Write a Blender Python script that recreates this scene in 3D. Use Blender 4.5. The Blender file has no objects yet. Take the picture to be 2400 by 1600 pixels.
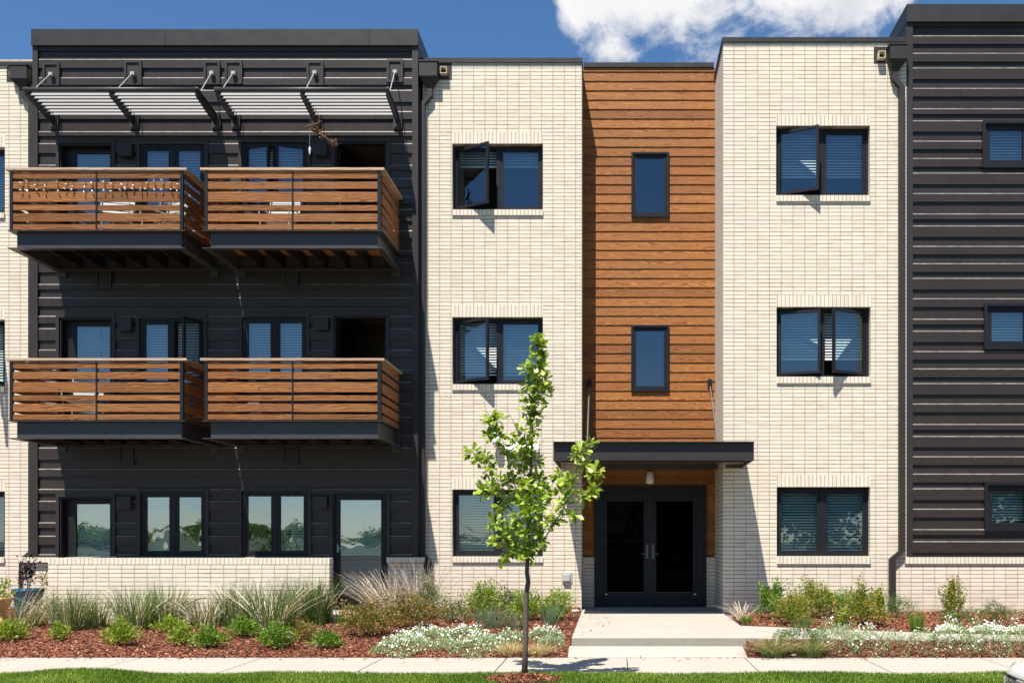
import bpy, math, random
import numpy as np
from mathutils import Vector, Matrix
S = bpy.context.scene
col = S.collection
R = math.radians
random.seed(7); rng = np.random.default_rng(7)

# ---------------------------------------------------------------- camera
EYE = 1.53; F = 2300.0; VX, VY = 1440.0, 1262.0      # eye height, focal length and vanishing point in photo pixels
cam = bpy.data.cameras.new('camera'); camo = bpy.data.objects.new('camera', cam); col.objects.link(camo)
camo.location = (0, 0, EYE); camo.rotation_euler = (R(90), 0, 0)
cam.sensor_width = 36; cam.lens = 36 * F / 2400
cam.shift_x = -(VX - 1200) / 2400; cam.shift_y = (VY - 800) / 2400
cam.clip_start = .1; cam.clip_end = 3000
S.camera = camo
def P(px, py, D): return ((px - VX) * D / F, D, EYE + (VY - py) * D / F)
def PX(px, D): return (px - VX) * D / F
def PZ(py, D): return EYE + (VY - py) * D / F

# ---------------------------------------------------------------- light
SUND = Vector((.25, .69, -1.42)).normalized()          # direction the sunlight travels
sun = bpy.data.lights.new('sun', 'SUN'); sun.energy = 5.0; sun.angle = R(.53); sun.color = (1, .955, .88)
suno = bpy.data.objects.new('sun', sun); col.objects.link(suno)
suno.rotation_euler = SUND.to_track_quat('-Z', 'Y').to_euler(); suno.location = (-5, -10, 25)
S.view_settings.view_transform = 'Standard'; S.view_settings.look = 'None'
S.view_settings.exposure = 0.82; S.view_settings.gamma = 1

# ---------------------------------------------------------------- node helpers
class N:
    def __init__(s, nt): s.nt = nt; nt.nodes.clear()
    def n(s, t, **k):
        x = s.nt.nodes.new(t)
        ins = k.pop('ins', {})
        for a, b in k.items(): setattr(x, a, b)
        for a, b in ins.items():
            if isinstance(b, bpy.types.NodeSocket): s.nt.links.new(b, x.inputs[a])
            else: x.inputs[a].default_value = b
        return x
    def m(s, op, a, b=None, c=None, clamp=False):
        x = s.nt.nodes.new('ShaderNodeMath'); x.operation = op; x.use_clamp = clamp
        for i, v in enumerate((a, b, c)):
            if v is None: continue
            if isinstance(v, bpy.types.NodeSocket): s.nt.links.new(v, x.inputs[i])
            else: x.inputs[i].default_value = v
        return x.outputs[0]
    def ramp(s, fac, stops, interp='LINEAR'):
        x = s.nt.nodes.new('ShaderNodeValToRGB'); e = x.color_ramp.elements; x.color_ramp.interpolation = interp
        while len(e) < len(stops): e.new(.5)
        for el, (p, c) in zip(e, stops):
            el.position = p; el.color = (*c, 1) if len(c) == 3 else c
        s.nt.links.new(fac, x.inputs[0]); return x.outputs[0]
    def mix(s, f, a, b, blend='MIX'):
        x = s.nt.nodes.new('ShaderNodeMix'); x.data_type = 'RGBA'; x.blend_type = blend
        for i, v in ((0, f), (6, a), (7, b)):
            if isinstance(v, bpy.types.NodeSocket): s.nt.links.new(v, x.inputs[i])
            elif i == 0: x.inputs[i].default_value = v
            else: x.inputs[i].default_value = (*v, 1)
        return x.outputs[2]
def c4(c): return (*c, 1)
def newmat(name):
    m = bpy.data.materials.new(name); m.use_nodes = True; return m, N(m.node_tree)
def out(g, sh): g.nt.links.new(sh, g.n('ShaderNodeOutputMaterial').inputs[0])

# ---------------------------------------------------------------- sky
w = bpy.data.worlds.new('World'); S.world = w; w.use_nodes = True
g = N(w.node_tree)
sky = g.n('ShaderNodeTexSky', sky_type='NISHITA', sun_disc=False, sun_elevation=math.asin(-SUND.z),
          sun_rotation=math.atan2(-SUND.x, -SUND.y), altitude=1600, air_density=1.0, dust_density=.25, ozone_density=1.6)
tc = g.n('ShaderNodeTexCoord')
sep = g.n('ShaderNodeSeparateXYZ', ins={0: tc.outputs['Generated']})
ysafe = g.m('MAXIMUM', sep.outputs[1], .02)
u = g.m('DIVIDE', sep.outputs[0], ysafe); v = g.m('DIVIDE', sep.outputs[2], ysafe)
pts = [(1285, -130), (1300, -20), (1330, 62), (1400, 112), (1450, 128), (1500, 104), (1560, 118), (1620, 132), (1690, 88),
       (1760, 48), (1830, 78), (1960, 92), (2060, 78), (2110, 16), (2160, -90)]
u0, u1 = (1280 - VX) / F, (2170 - VX) / F
un = g.m('DIVIDE', g.m('SUBTRACT', u, u0), u1 - u0, clamp=True)
fc = g.n('ShaderNodeFloatCurve', ins={1: un}); cv = fc.mapping.curves[0]
vlo, vhi = .45, .62
cp = [(((px - VX) / F - u0) / (u1 - u0), ((VY - py) / F - vlo) / (vhi - vlo)) for px, py in pts]
cv.points[0].location = (0, 1.0); cv.points[1].location = (1, 1.0)
for q in cp: cv.points.new(*q)
fc.mapping.update()
vb = g.m('ADD', g.m('MULTIPLY', fc.outputs[0], vhi - vlo), vlo)
cvec = g.n('ShaderNodeCombineXYZ', ins={0: u, 1: v, 2: .37})
n1 = g.n('ShaderNodeTexNoise', ins={'Vector': cvec.outputs[0], 'Scale': 17.0, 'Detail': 11.0, 'Roughness': .62, 'Distortion': .35})
n2 = g.n('ShaderNodeTexNoise', ins={'Vector': cvec.outputs[0], 'Scale': 7.0, 'Detail': 6.0, 'Roughness': .5})
d = g.m('ADD', g.m('MULTIPLY', g.m('SUBTRACT', v, vb), 16.0), g.m('MULTIPLY', g.m('SUBTRACT', n1.outputs[0], .47), 3.4))
d = g.m('ADD', d, g.m('MULTIPLY', g.m('SUBTRACT', n2.outputs[0], .5), 1.4))
dens = g.n('ShaderNodeMapRange', interpolation_type='SMOOTHSTEP', ins={0: d, 1: -.35, 2: .75}).outputs[0]
inb = g.m('MULTIPLY', g.m('GREATER_THAN', sep.outputs[1], .02), g.m('MULTIPLY', g.m('GREATER_THAN', un, .001), g.m('LESS_THAN', un, .999)))
dens = g.m('MULTIPLY', dens, inb)
ccol = g.ramp(n2.outputs[0], [(.30, (4.3, 4.5, 4.9)), (.48, (5.9, 5.9, 6.0)), (.62, (6.5, 6.45, 6.4))])
# deep polarised blue: the sky's own colour, slightly more saturated
hsv = g.n('ShaderNodeHueSaturation', ins={'Hue': .5, 'Saturation': 1.20, 'Value': 1.0, 'Color': sky.outputs[0]})
colr = g.mix(dens, hsv.outputs[0], ccol)
bg = g.n('ShaderNodeBackground', ins={0: colr, 1: .088})
g.nt.links.new(bg.outputs[0], g.n('ShaderNodeOutputWorld').inputs[0])

# ---------------------------------------------------------------- materials
def principled(g, color, rough=.6, bump=None, bstr=.3, bdist=.01, **k):
    b = g.n('ShaderNodeBsdfPrincipled')
    if isinstance(color, bpy.types.NodeSocket): g.nt.links.new(color, b.inputs['Base Color'])
    else: b.inputs['Base Color'].default_value = c4(color)
    if isinstance(rough, bpy.types.NodeSocket): g.nt.links.new(rough, b.inputs['Roughness'])
    else: b.inputs['Roughness'].default_value = rough
    for a, v in k.items():
        b.inputs[a].default_value = v
    if bump is not None:
        bp = g.n('ShaderNodeBump', ins={'Strength': bstr, 'Distance': bdist, 'Height': bump})
        g.nt.links.new(bp.outputs[0], b.inputs['Normal'])
    return b.outputs[0]
def objvec(g): return g.n('ShaderNodeTexCoord').outputs['Object']
def noise(g, vec, scale, detail=4, rough=.55, sc=(1, 1, 1), loc=None):
    mp = g.n('ShaderNodeMapping', ins={'Vector': vec, 'Scale': sc})
    if loc is not None: g.nt.links.new(loc, mp.inputs['Location'])
    return g.n('ShaderNodeTexNoise', ins={'Vector': mp.outputs[0], 'Scale': scale, 'Detail': detail, 'Roughness': rough}).outputs[0]
BC = (.70, .63, .515)
def brick_mat(name, ox=0., oz=0., bw=.2035, rh=.0677, mortar=.0056, swap=False):
    m, g = newmat(name); v = objvec(g)
    s = g.n('ShaderNodeSeparateXYZ', ins={0: v})
    # faces that look sideways run their courses along y
    a = g.m('SUBTRACT', g.m('ADD', s.outputs[0], s.outputs[1]), ox); b = g.m('SUBTRACT', s.outputs[2], oz)
    wob = noise(g, v, 2.3, 3); wob2 = noise(g, v, 9, 3); wj = g.m('MULTIPLY', g.m('SUBTRACT', wob2, .5), .006)
    A = g.m('DIVIDE', g.m('ADD', a, wj), bw); Bb = g.m('DIVIDE', g.m('ADD', b, wj), rh)
    ia, ib = g.m('FLOOR', A), g.m('FLOOR', Bb)
    idv = g.n('ShaderNodeCombineXYZ', ins={0: ia, 1: ib, 2: .5}).outputs[0]
    wn = g.n('ShaderNodeTexWhiteNoise', noise_dimensions='3D', ins={'Vector': idv}); hs = g.n('ShaderNodeSeparateColor', ins={0: wn.outputs['Color']})
    fa, fb = g.m('SUBTRACT', A, ia), g.m('SUBTRACT', Bb, ib)
    da = g.m('MULTIPLY', g.m('MINIMUM', fa, g.m('SUBTRACT', 1., fa)), bw); db = g.m('MULTIPLY', g.m('MINIMUM', fb, g.m('SUBTRACT', 1., fb)), rh)
    hv = g.m('MULTIPLY', g.m('SUBTRACT', hs.outputs[0], .5), .0022)          # joints of uneven width
    mv = g.n('ShaderNodeMapRange', ins={0: g.m('ADD', da, hv), 1: mortar - .0012, 2: mortar + .0012, 3: 1., 4: 0.}).outputs[0]
    mh = g.n('ShaderNodeMapRange', ins={0: g.m('ADD', db, hv), 1: mortar - .0008, 2: mortar + .0014, 3: 1., 4: 0.}).outputs[0]
    jn = noise(g, v, 5, 3, .6, (1, 1, 6)); fine = noise(g, v, 60, 5, .6)
    base = g.ramp(hs.outputs[1], [(0, tuple(BC[i] * k for i, k in enumerate((.92, .90, .88)))), (.25, tuple(x * .96 for x in BC)), (.75, BC), (1, tuple(BC[i] * k for i, k in enumerate((1.08, 1.05, 1.0))))])
    c = g.mix(g.m('MULTIPLY', g.n('ShaderNodeMapRange', ins={0: wob, 1: .38, 2: .68}).outputs[0], .20), base, tuple(x * .86 for x in BC))
    c = g.mix(.25, c, g.ramp(fine, [(.3, (.55, .5, .45)), (.6, (1, 1, 1))]), 'MULTIPLY')
    st = noise(g, v, 1.6, 5, .6, (2.2, 2.2, .35))                               # faint rain streaks
    c = g.mix(g.n('ShaderNodeMapRange', ins={0: st, 1: .54, 2: .74, 4: .14}).outputs[0], c, tuple(BC[i] * k for i, k in enumerate((.80, .76, .70))))
    low = g.n('ShaderNodeMapRange', ins={0: g.m('ADD', s.outputs[2], g.m('MULTIPLY', wob, .9)), 1: .55, 2: 1.3, 3: .34, 4: 0.}).outputs[0]   # splash dirt at the base
    c = g.mix(low, c, (.42, .32, .23))
    sp = noise(g, v, 34, 2, .5)
    c = g.mix(g.n('ShaderNodeMapRange', ins={0: sp, 1: .71, 2: .77}).outputs[0], c, (.28, .21, .16))
    c = g.mix(g.m('MULTIPLY', mv, .9), c, g.ramp(jn, [(.35, (.42, .30, .20)), (.65, (.55, .43, .32))]))
    c = g.mix(mh, c, g.ramp(jn, [(.30, (.16, .105, .07)), (.48, (.34, .235, .16)), (.68, (.50, .38, .28))]))
    h = g.m('ADD', g.m('SUBTRACT', 1., g.m('MAXIMUM', mv, mh)), g.m('MULTIPLY', fine, .15))
    out(g, principled(g, c, .85, h, 1.0, .008)); return m
BRX_M = (PX(1059.8, 17.62)) % .2035
def metal_mat(name, c, rough=.5, streak=True, spec=.3):
    m, g = newmat(name); v = objvec(g)
    n_ = noise(g, v, 3, 5, .6, (6, 6, .5)) if streak else noise(g, v, 5)
    n2 = noise(g, v, 1.1, 3)
    cc = g.mix(g.m('MULTIPLY', n_, .5), tuple(x * .78 for x in c), tuple(x * 1.35 for x in c))
    cc = g.mix(g.n('ShaderNodeMapRange', ins={0: n2, 1: .35, 2: .75, 4: .35}).outputs[0], cc, tuple(x * 1.25 + .006 for x in c))
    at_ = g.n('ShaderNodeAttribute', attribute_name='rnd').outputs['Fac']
    cc = g.mix(g.m('GREATER_THAN', at_, 1.5), cc, g.ramp(noise(g, v, 7, 4), [(.3, (.13, .115, .10)), (.7, (.30, .27, .24))]))   # sun highlight painted as a paler colour on the narrow lips
    rr = g.m('ADD', g.m('MULTIPLY', n_, .22), rough - .1)
    out(g, principled(g, cc, rr, n2, .15, .01, **{'Specular IOR Level': spec})); return m
def wood_mat(name, stops, along='X', scale=1., rough=.6, attr=True, contrast=1.0):
    m, g = newmat(name); v = objvec(g)
    rnd = g.n('ShaderNodeAttribute', attribute_name='rnd').outputs['Fac']
    loc = g.n('ShaderNodeCombineXYZ', ins={0: g.m('MULTIPLY', rnd, 37.), 1: g.m('MULTIPLY', rnd, 11.), 2: g.m('MULTIPLY', rnd, 5.)}).outputs[0]
    sc = (1.1, 9, 9) if along == 'X' else (9, 1.1, 9)
    mp = g.n('ShaderNodeMapping', ins={'Vector': v, 'Scale': sc, 'Location': loc})
    dis = g.n('ShaderNodeTexNoise', ins={'Vector': mp.outputs[0], 'Scale': .8 * scale, 'Detail': 2.})
    va = g.n('ShaderNodeVectorMath', operation='MULTIPLY_ADD', ins={0: dis.outputs['Color'], 1: (1.2, 1.2, 1.2), 2: mp.outputs[0]}).outputs[0]
    nn = g.n('ShaderNodeTexNoise', ins={'Vector': va, 'Scale': 3.2 * scale, 'Detail': 6., 'Roughness': .65}).outputs[0]
    wv = g.n('ShaderNodeTexWave', wave_type='BANDS', bands_direction='Z', ins={'Vector': va, 'Scale': 1.4 * scale, 'Distortion': 7., 'Detail': 3., 'Detail Scale': 1.2}).outputs['Fac']
    f = g.m('ADD', g.m('MULTIPLY', nn, .55), g.m('MULTIPLY', wv, .45 * contrast))
    c = g.ramp(f, stops)
    c = g.mix(.55, c, g.ramp(rnd, [(0, (.50, .46, .46)), (.3, (.85, .76, .72)), (.7, (1.12, 1.08, 1.0)), (1, (.82, .86, .95))]), 'MULTIPLY')
    vo = g.n('ShaderNodeTexVoronoi', ins={'Vector': g.n('ShaderNodeMapping', ins={'Vector': v, 'Scale': (3.2, 3.2, 9), 'Location': loc}).outputs[0], 'Scale': 1.}).outputs['Distance']
    c = g.mix(g.n('ShaderNodeMapRange', ins={0: vo, 1: .13, 2: .05, 4: .75}).outputs[0], c, tuple(x * .35 for x in stops[0][1]))
    out(g, principled(g, c, rough, f, .3, .004, **{'Specular IOR Level': .18})); return m
def plain(name, c, rough=.6, nscale=8., var=.25, bump=.15, **k):
    m, g = newmat(name); v = objvec(g); n_ = noise(g, v, nscale, 5)
    cc = g.mix(n_, tuple(x * (1 - var) for x in c), tuple(min(1, x * (1 + var)) for x in c))
    out(g, principled(g, cc, rough, n_, bump, .005, **k)); return m
def leaf_mat(name, stops, rough=.5, trans=.35):
    m, g = newmat(name)
    rnd = g.n('ShaderNodeAttribute', attribute_name='rnd').outputs['Fac']
    v = objvec(g); n_ = noise(g, v, 14, 3)
    c = g.ramp(g.m('ADD', g.m('MULTIPLY', rnd, .8), g.m('MULTIPLY', n_, .25)), stops)
    b = g.n('ShaderNodeBsdfPrincipled', ins={'Base Color': c, 'Roughness': rough})
    t = g.n('ShaderNodeBsdfTranslucent', ins={'Color': g.mix(1., c, (1.25, 1.35, .6), 'MULTIPLY')})
    mx = g.n('ShaderNodeMixShader', ins={0: trans, 1: b.outputs[0], 2: t.outputs[0]})
    out(g, mx.outputs[0]); return m
def glass_mat(name, refl=.3, tint=(.62, .76, .8), wavy=.0, fres=.8):
    m, g = newmat(name); v = objvec(g)
    tr = g.n('ShaderNodeBsdfTransparent', ins={0: c4(tint)})
    gl = g.n('ShaderNodeBsdfGlossy', ins={0: (.80, .90, 1, 1), 'Roughness': .0})
    n_ = noise(g, v, 1.6, 2, .4, (1, 1, .6))
    bp = g.n('ShaderNodeBump', ins={'Strength': 1., 'Distance': .0012 + wavy, 'Height': n_})
    g.nt.links.new(bp.outputs[0], gl.inputs['Normal'])
    lw = g.n('ShaderNodeLayerWeight', ins={0: .2})
    f = g.m('ADD', g.m('MULTIPLY', lw.outputs['Fresnel'], fres), refl, clamp=True)
    out(g, g.n('ShaderNodeMixShader', ins={0: f, 1: tr.outputs[0], 2: gl.outputs[0]}).outputs[0]); return m

M = {}
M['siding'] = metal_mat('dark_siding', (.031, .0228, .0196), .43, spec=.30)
M['trim'] = metal_mat('dark_trim', (.030, .0245, .0225), .48)
M['cap'] = metal_mat('parapet_cap_metal', (.031, .028, .028), .45, False)
M['steel'] = metal_mat('balcony_steel', (.050, .048, .050), .42, False, spec=.3)
M['frame'] = metal_mat('window_frame_black', (.013, .013, .016), .45, False, spec=.22)
M['blade'] = plain('aluminium_louvre', (.27, .262, .255), .5, 6, .08, .03)
M['lap'] = wood_mat('stained_lap_siding', [(.22, (.175, .058, .018)), (.5, (.245, .088, .026)), (.70, (.300, .116, .032)), (.88, (.40, .180, .046))], scale=1.5, contrast=1.3)
M['slat'] = wood_mat('balcony_cedar', [(.25, (.13, .045, .016)), (.45, (.235, .093, .031)), (.68, (.325, .142, .047)), (.9, (.43, .215, .080))])
M['caprail'] = wood_mat('cap_rail_wood', [(.3, (.36, .24, .16)), (.6, (.52, .37, .26)), (.9, (.62, .48, .36))])
M['deck'] = wood_mat('deck_wood', [(.3, (.34, .17, .07)), (.7, (.55, .30, .13))], along='Y')
M['blind'] = plain('blind_white', (.68, .70, .68), .6, 3, .05, .0)
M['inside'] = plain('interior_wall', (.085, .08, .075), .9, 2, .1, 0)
M['glass'] = glass_mat('window_glass', .14, (.60, .74, .74), .0)
M['glass_wavy'] = glass_mat('wavy_window_glass', .27, (.60, .74, .74), .008)
M['glass_pale'] = glass_mat('pale_door_glass', .27, (.72, .82, .82), .002)
M['glass_door'] = glass_mat('dark_door_glass', .0, (.10, .10, .10), fres=.12)
M['brickM'] = brick_mat('cream_brick_middle', PX(1059.8, 17.62), PZ(337, 17.62))
M['brickR'] = brick_mat('cream_brick_right', PX(1819, 16.9), PZ(295, 16.9))
M['brickK'] = brick_mat('cream_brick_knee_wall', PX(173.7, 15.67) , PZ(1323, 15.67))
M['soldier'] = brick_mat('cream_brick_soldier', PX(1059.8, 17.62), -3.0, bw=.0678, rh=4.0, mortar=.0050)
M['white_metal'] = plain('white_paint', (.78, .78, .76), .4, 8, .05)
M['grey_metal'] = plain('galvanised_grey', (.34, .34, .33), .45, 12, .2)
M['rod'] = plain('dark_rod', (.13, .12, .115), .5, 12, .2)
M['pvc'] = plain('overflow_pipe_pvc', (.62, .52, .36), .6, 10, .1)
def concrete(name, c, stain=True):
    m, g = newmat(name); v = objvec(g)
    a = noise(g, v, 1.2, 6, .6); b = noise(g, v, 45, 6, .7); c2 = noise(g, v, 6, 5, .6)
    cc = g.mix(a, tuple(x * .80 for x in c), tuple(x * 1.05 for x in c))
    cc = g.mix(.35, cc, g.ramp(b, [(.3, (.72, .70, .66)), (.6, (1, 1, 1))]), 'MULTIPLY')
    cc = g.mix(g.n('ShaderNodeMapRange', ins={0: c2, 1: .54, 2: .72, 4: .5}).outputs[0], cc, tuple(x * .74 for x in c))
    cc = g.mix(g.n('ShaderNodeMapRange', ins={0: noise(g, v, 70, 2, .5), 1: .70, 2: .76, 4: .7}).outputs[0], cc, tuple(x * .4 for x in c))
    out(g, principled(g, cc, .85, b, .25, .004)); return m
M['concrete'] = concrete('pale_concrete', (.435, .395, .335))
M['concrete_side'] = concrete('rough_concrete_edge', (.27, .255, .21))
M['asphalt'] = plain('asphalt', (.05, .05, .052), .85, 60, .3, .3)
M['soil'] = plain('mulch_bed_soil', (.12, .045, .025), .95, 25, .6, .6)
M['turf'] = plain('turf_soil', (.05, .075, .02), .9, 30, .5, .4)
def chip_mat():
    m, g = newmat('bark_mulch'); rnd = g.n('ShaderNodeAttribute', attribute_name='rnd').outputs['Fac']
    c = g.ramp(rnd, [(0, (.06, .017, .009)), (.35, (.16, .042, .018)), (.7, (.28, .084, .034)), (.93, (.42, .17, .08)), (1, (.56, .36, .22))])
    out(g, principled(g, c, .85)); return m
M['chips'] = chip_mat()
M['grass'] = leaf_mat('lawn_grass', [(0, (.05, .12, .012)), (.4, (.16, .28, .022)), (.75, (.33, .44, .06)), (1, (.58, .56, .20))], .55, .3)
M['yg'] = leaf_mat('yellow_green_leaf', [(0, (.07, .14, .012)), (.45, (.19, .28, .02)), (.8, (.36, .42, .045)), (1, (.5, .5, .12))])
M['gr'] = leaf_mat('bright_green_leaf', [(0, (.03, .08, .010)), (.45, (.10, .21, .015)), (.85, (.24, .36, .04)), (1, (.4, .46, .12))])
M['dg'] = leaf_mat('deep_green_blade', [(0, (.035, .085, .012)), (.6, (.10, .19, .03)), (1, (.24, .32, .08))])
M['bronze'] = leaf_mat('bronze_leaf', [(0, (.03, .045, .012)), (.3, (.10, .13, .025)), (.58, (.26, .24, .05)), (.8, (.38, .17, .05)), (1, (.60, .46, .28))])
M['olive'] = leaf_mat('olive_leaf', [(0, (.05, .08, .02)), (.5, (.14, .19, .05)), (1, (.30, .34, .14))])
M['mixed'] = leaf_mat('green_and_rust_leaf', [(0, (.05, .11, .012)), (.42, (.16, .27, .025)), (.66, (.34, .38, .06)), (.84, (.50, .23, .05)), (1, (.6, .36, .16))])
M['silver'] = leaf_mat('silver_leaf', [(0, (.12, .19, .07)), (.5, (.29, .38, .17)), (1, (.52, .60, .38))], .6, .25)
M['blue'] = leaf_mat('blue_green_blade', [(0, (.07, .12, .07)), (.6, (.16, .24, .14)), (1, (.30, .38, .25))])
M['straw'] = leaf_mat('straw_blade', [(0, (.28, .19, .08)), (.5, (.52, .40, .20)), (1, (.72, .60, .36))], .6, .2)
M['dry'] = leaf_mat('dry_stem', [(0, (.34, .25, .17)), (.5, (.66, .55, .42)), (1, (.86, .78, .66))], .7, .05)
M['petal'] = leaf_mat('white_petal', [(0, (.60, .61, .55)), (1, (.80, .80, .76))], .6, .2)
M['oak'] = leaf_mat('oak_leaf', [(0, (.07, .13, .010)), (.35, (.19, .29, .020)), (.7, (.37, .46, .05)), (1, (.58, .58, .17))], .38, .3)
M['bark'] = plain('bark', (.10, .075, .058), .9, 30, .55, .8)
M['darkleaf'] = leaf_mat('purple_leaf', [(0, (.012, .008, .010)), (1, (.05, .022, .026))], .5, .1)
M['brownleaf'] = leaf_mat('withered_leaf', [(0, (.06, .022, .010)), (.6, (.16, .07, .03)), (1, (.4, .25, .14))], .8, .05)
M['pot_blue'] = plain('blue_glaze', (.012, .065, .10), .2, 10, .5, .1)
M['pot_clay'] = plain('yellow_clay', (.55, .32, .12), .6, 10, .2, .1)
M['stone'] = plain('pale_stone', (.50, .46, .40), .85, 6, .2, .4)
M['paint'] = plain('car_paint', (.60, .585, .53), .30, 2, .02, .0)
M['paint'].node_tree.nodes['Principled BSDF'].inputs['Coat Weight'].default_value = .35
M['chrome'] = plain('chrome', (.7, .7, .7), .08, 3, .02, 0, Metallic=1.0)
M['rubber'] = plain('black_rubber', (.02, .02, .02), .7, 10, .2)
M['lens'] = plain('headlight_lens', (.75, .76, .78), .08, 4, .05, 0)
M['tint'] = glass_mat('car_glass', .1, (.1, .1, .1))
M['lampglass'] = plain('lamp_diffuser', (.85, .82, .75), .4, 4, .05, 0)

# ---------------------------------------------------------------- mesh builder
ORG = {}
def org(o): return ORG.get(o.name, Vector((0, 0, 0))) if o else Vector((0, 0, 0))
class MB:
    def __init__(s): s.v = []; s.f = []; s.r = []; s.T = None
    def add(s, vs, fs, r=None):
        b = len(s.v); r = random.random() if r is None else r
        for q in vs:
            q = Vector(q)
            if s.T is not None: q = s.T @ q
            s.v.append(tuple(q))
        for f in fs: s.f.append(tuple(b + i for i in f)); s.r.append(r)
        return s
    def box(s, x0, x1, y0, y1, z0, z1, r=None):
        if x0 > x1: x0, x1 = x1, x0
        if y0 > y1: y0, y1 = y1, y0
        if z0 > z1: z0, z1 = z1, z0
        vs = [(x, y, z) for x in (x0, x1) for y in (y0, y1) for z in (z0, z1)]
        return s.add(vs, [(0, 1, 3, 2), (4, 6, 7, 5), (0, 4, 5, 1), (2, 3, 7, 6), (0, 2, 6, 4), (1, 5, 7, 3)], r)
    def quad(s, a, b, c, d, r=None): return s.add([a, b, c, d], [(0, 1, 2, 3)], r)
    def tube(s, pts, rad, n=6, r=None, cap=True):
        pts = [Vector(p) for p in pts]
        if not hasattr(rad, '__len__'): rad = [rad] * len(pts)
        vs = []; fs = []; prev = None
        for i, p in enumerate(pts):
            t = (pts[min(i + 1, len(pts) - 1)] - pts[max(i - 1, 0)]).normalized()
            a = Vector((0, 0, 1)) if abs(t.z) < .9 else Vector((1, 0, 0))
            if prev is not None: a = prev
            e1 = (a - t * a.dot(t)).normalized(); e2 = t.cross(e1); prev = e1
            for k in range(n):
                th = 2 * math.pi * k / n
                vs.append(p + (e1 * math.cos(th) + e2 * math.sin(th)) * rad[i])
        for i in range(len(pts) - 1):
            for k in range(n):
                a = i * n + k; b = i * n + (k + 1) % n
                fs.append((a, b, b + n, a + n))
        if cap: fs.append(tuple(range(n - 1, -1, -1))); fs.append(tuple((len(pts) - 1) * n + k for k in range(n)))
        return s.add(vs, fs, r)
    def lathe(s, c, prof, n=20, r=None):
        vs = []; fs = []
        for (rr, z) in prof:
            for k in range(n):
                th = 2 * math.pi * k / n; vs.append((c[0] + rr * math.cos(th), c[1] + rr * math.sin(th), c[2] + z))
        for i in range(len(prof) - 1):
            for k in range(n):
                a = i * n + k; b = i * n + (k + 1) % n; fs.append((a, b, b + n, a + n))
        return s.add(vs, fs, r)
    def prism(s, poly, axis, a, b, r=None):
        """poly: 2-D points; axis 'x': poly in (y,z) extruded from x=a to b; 'y': poly (x,z)"""
        n = len(poly)
        mk = (lambda p, t: (t, p[0], p[1])) if axis == 'x' else ((lambda p, t: (p[0], t, p[1])) if axis == 'y' else (lambda p, t: (p[0], p[1], t)))
        vs = [mk(p, a) for p in poly] + [mk(p, b) for p in poly]
        fs = [tuple(range(n)), tuple(range(2 * n - 1, n - 1, -1))] + [(i, i + n, (i + 1) % n + n, (i + 1) % n) for i in range(n)]
        return s.add(vs, fs, r)
    def build(s, name, mat, parent=None, smooth=False, recalc=True):
        me = bpy.data.meshes.new(name); o_ = org(parent)
        me.from_pydata([(x - o_.x, y - o_.y, z - o_.z) for x, y, z in s.v], [], s.f)
        at = me.attributes.new('rnd', 'FLOAT', 'FACE'); at.data.foreach_set('value', s.r)
        me.materials.append(mat if not isinstance(mat, str) else M[mat])
        if recalc:
            import bmesh
            bm = bmesh.new(); bm.from_mesh(me); bmesh.ops.recalc_face_normals(bm, faces=bm.faces); bm.to_mesh(me); bm.free()
        if smooth: me.polygons.foreach_set('use_smooth', [True] * len(me.polygons))
        ob = bpy.data.objects.new(name, me); col.objects.link(ob)
        if parent is not None: ob.parent = parent
        ORG[ob.name] = o_
        return ob
def npmesh(name, V, Fq, r, mat, parent=None, off=(0, 0, 0)):
    """numpy vertices, (n,k) faces, one random value per face"""
    V = np.asarray(V, float) - np.asarray(off); k = Fq.shape[1]
    me = bpy.data.meshes.new(name); me.vertices.add(len(V)); me.vertices.foreach_set('co', V.ravel())
    me.loops.add(Fq.size); me.loops.foreach_set('vertex_index', Fq.ravel().astype(np.int32))
    me.polygons.add(len(Fq)); me.polygons.foreach_set('loop_start', np.arange(0, Fq.size, k, dtype=np.int32))
    me.polygons.foreach_set('loop_total', np.full(len(Fq), k, dtype=np.int32))
    me.update(calc_edges=True)
    at = me.attributes.new('rnd', 'FLOAT', 'FACE'); at.data.foreach_set('value', np.asarray(r, dtype=np.float32))
    me.materials.append(M[mat] if isinstance(mat, str) else mat)
    ob = bpy.data.objects.new(name, me); col.objects.link(ob)
    if parent is not None: ob.parent = parent
    return ob
def empty(name, loc, label, cat, group=None):
    o = bpy.data.objects.new(name, None); col.objects.link(o); o.location = loc; o.empty_display_size = .2
    ORG[o.name] = Vector(loc); o['label'] = label; o['category'] = cat
    if group: o['group'] = group
    return o
def tag(o, label=None, cat=None, group=None, kind=None):
    for k, v in (('label', label), ('category', cat), ('group', group), ('kind', kind)):
        if v: o[k] = v
    return o

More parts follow.
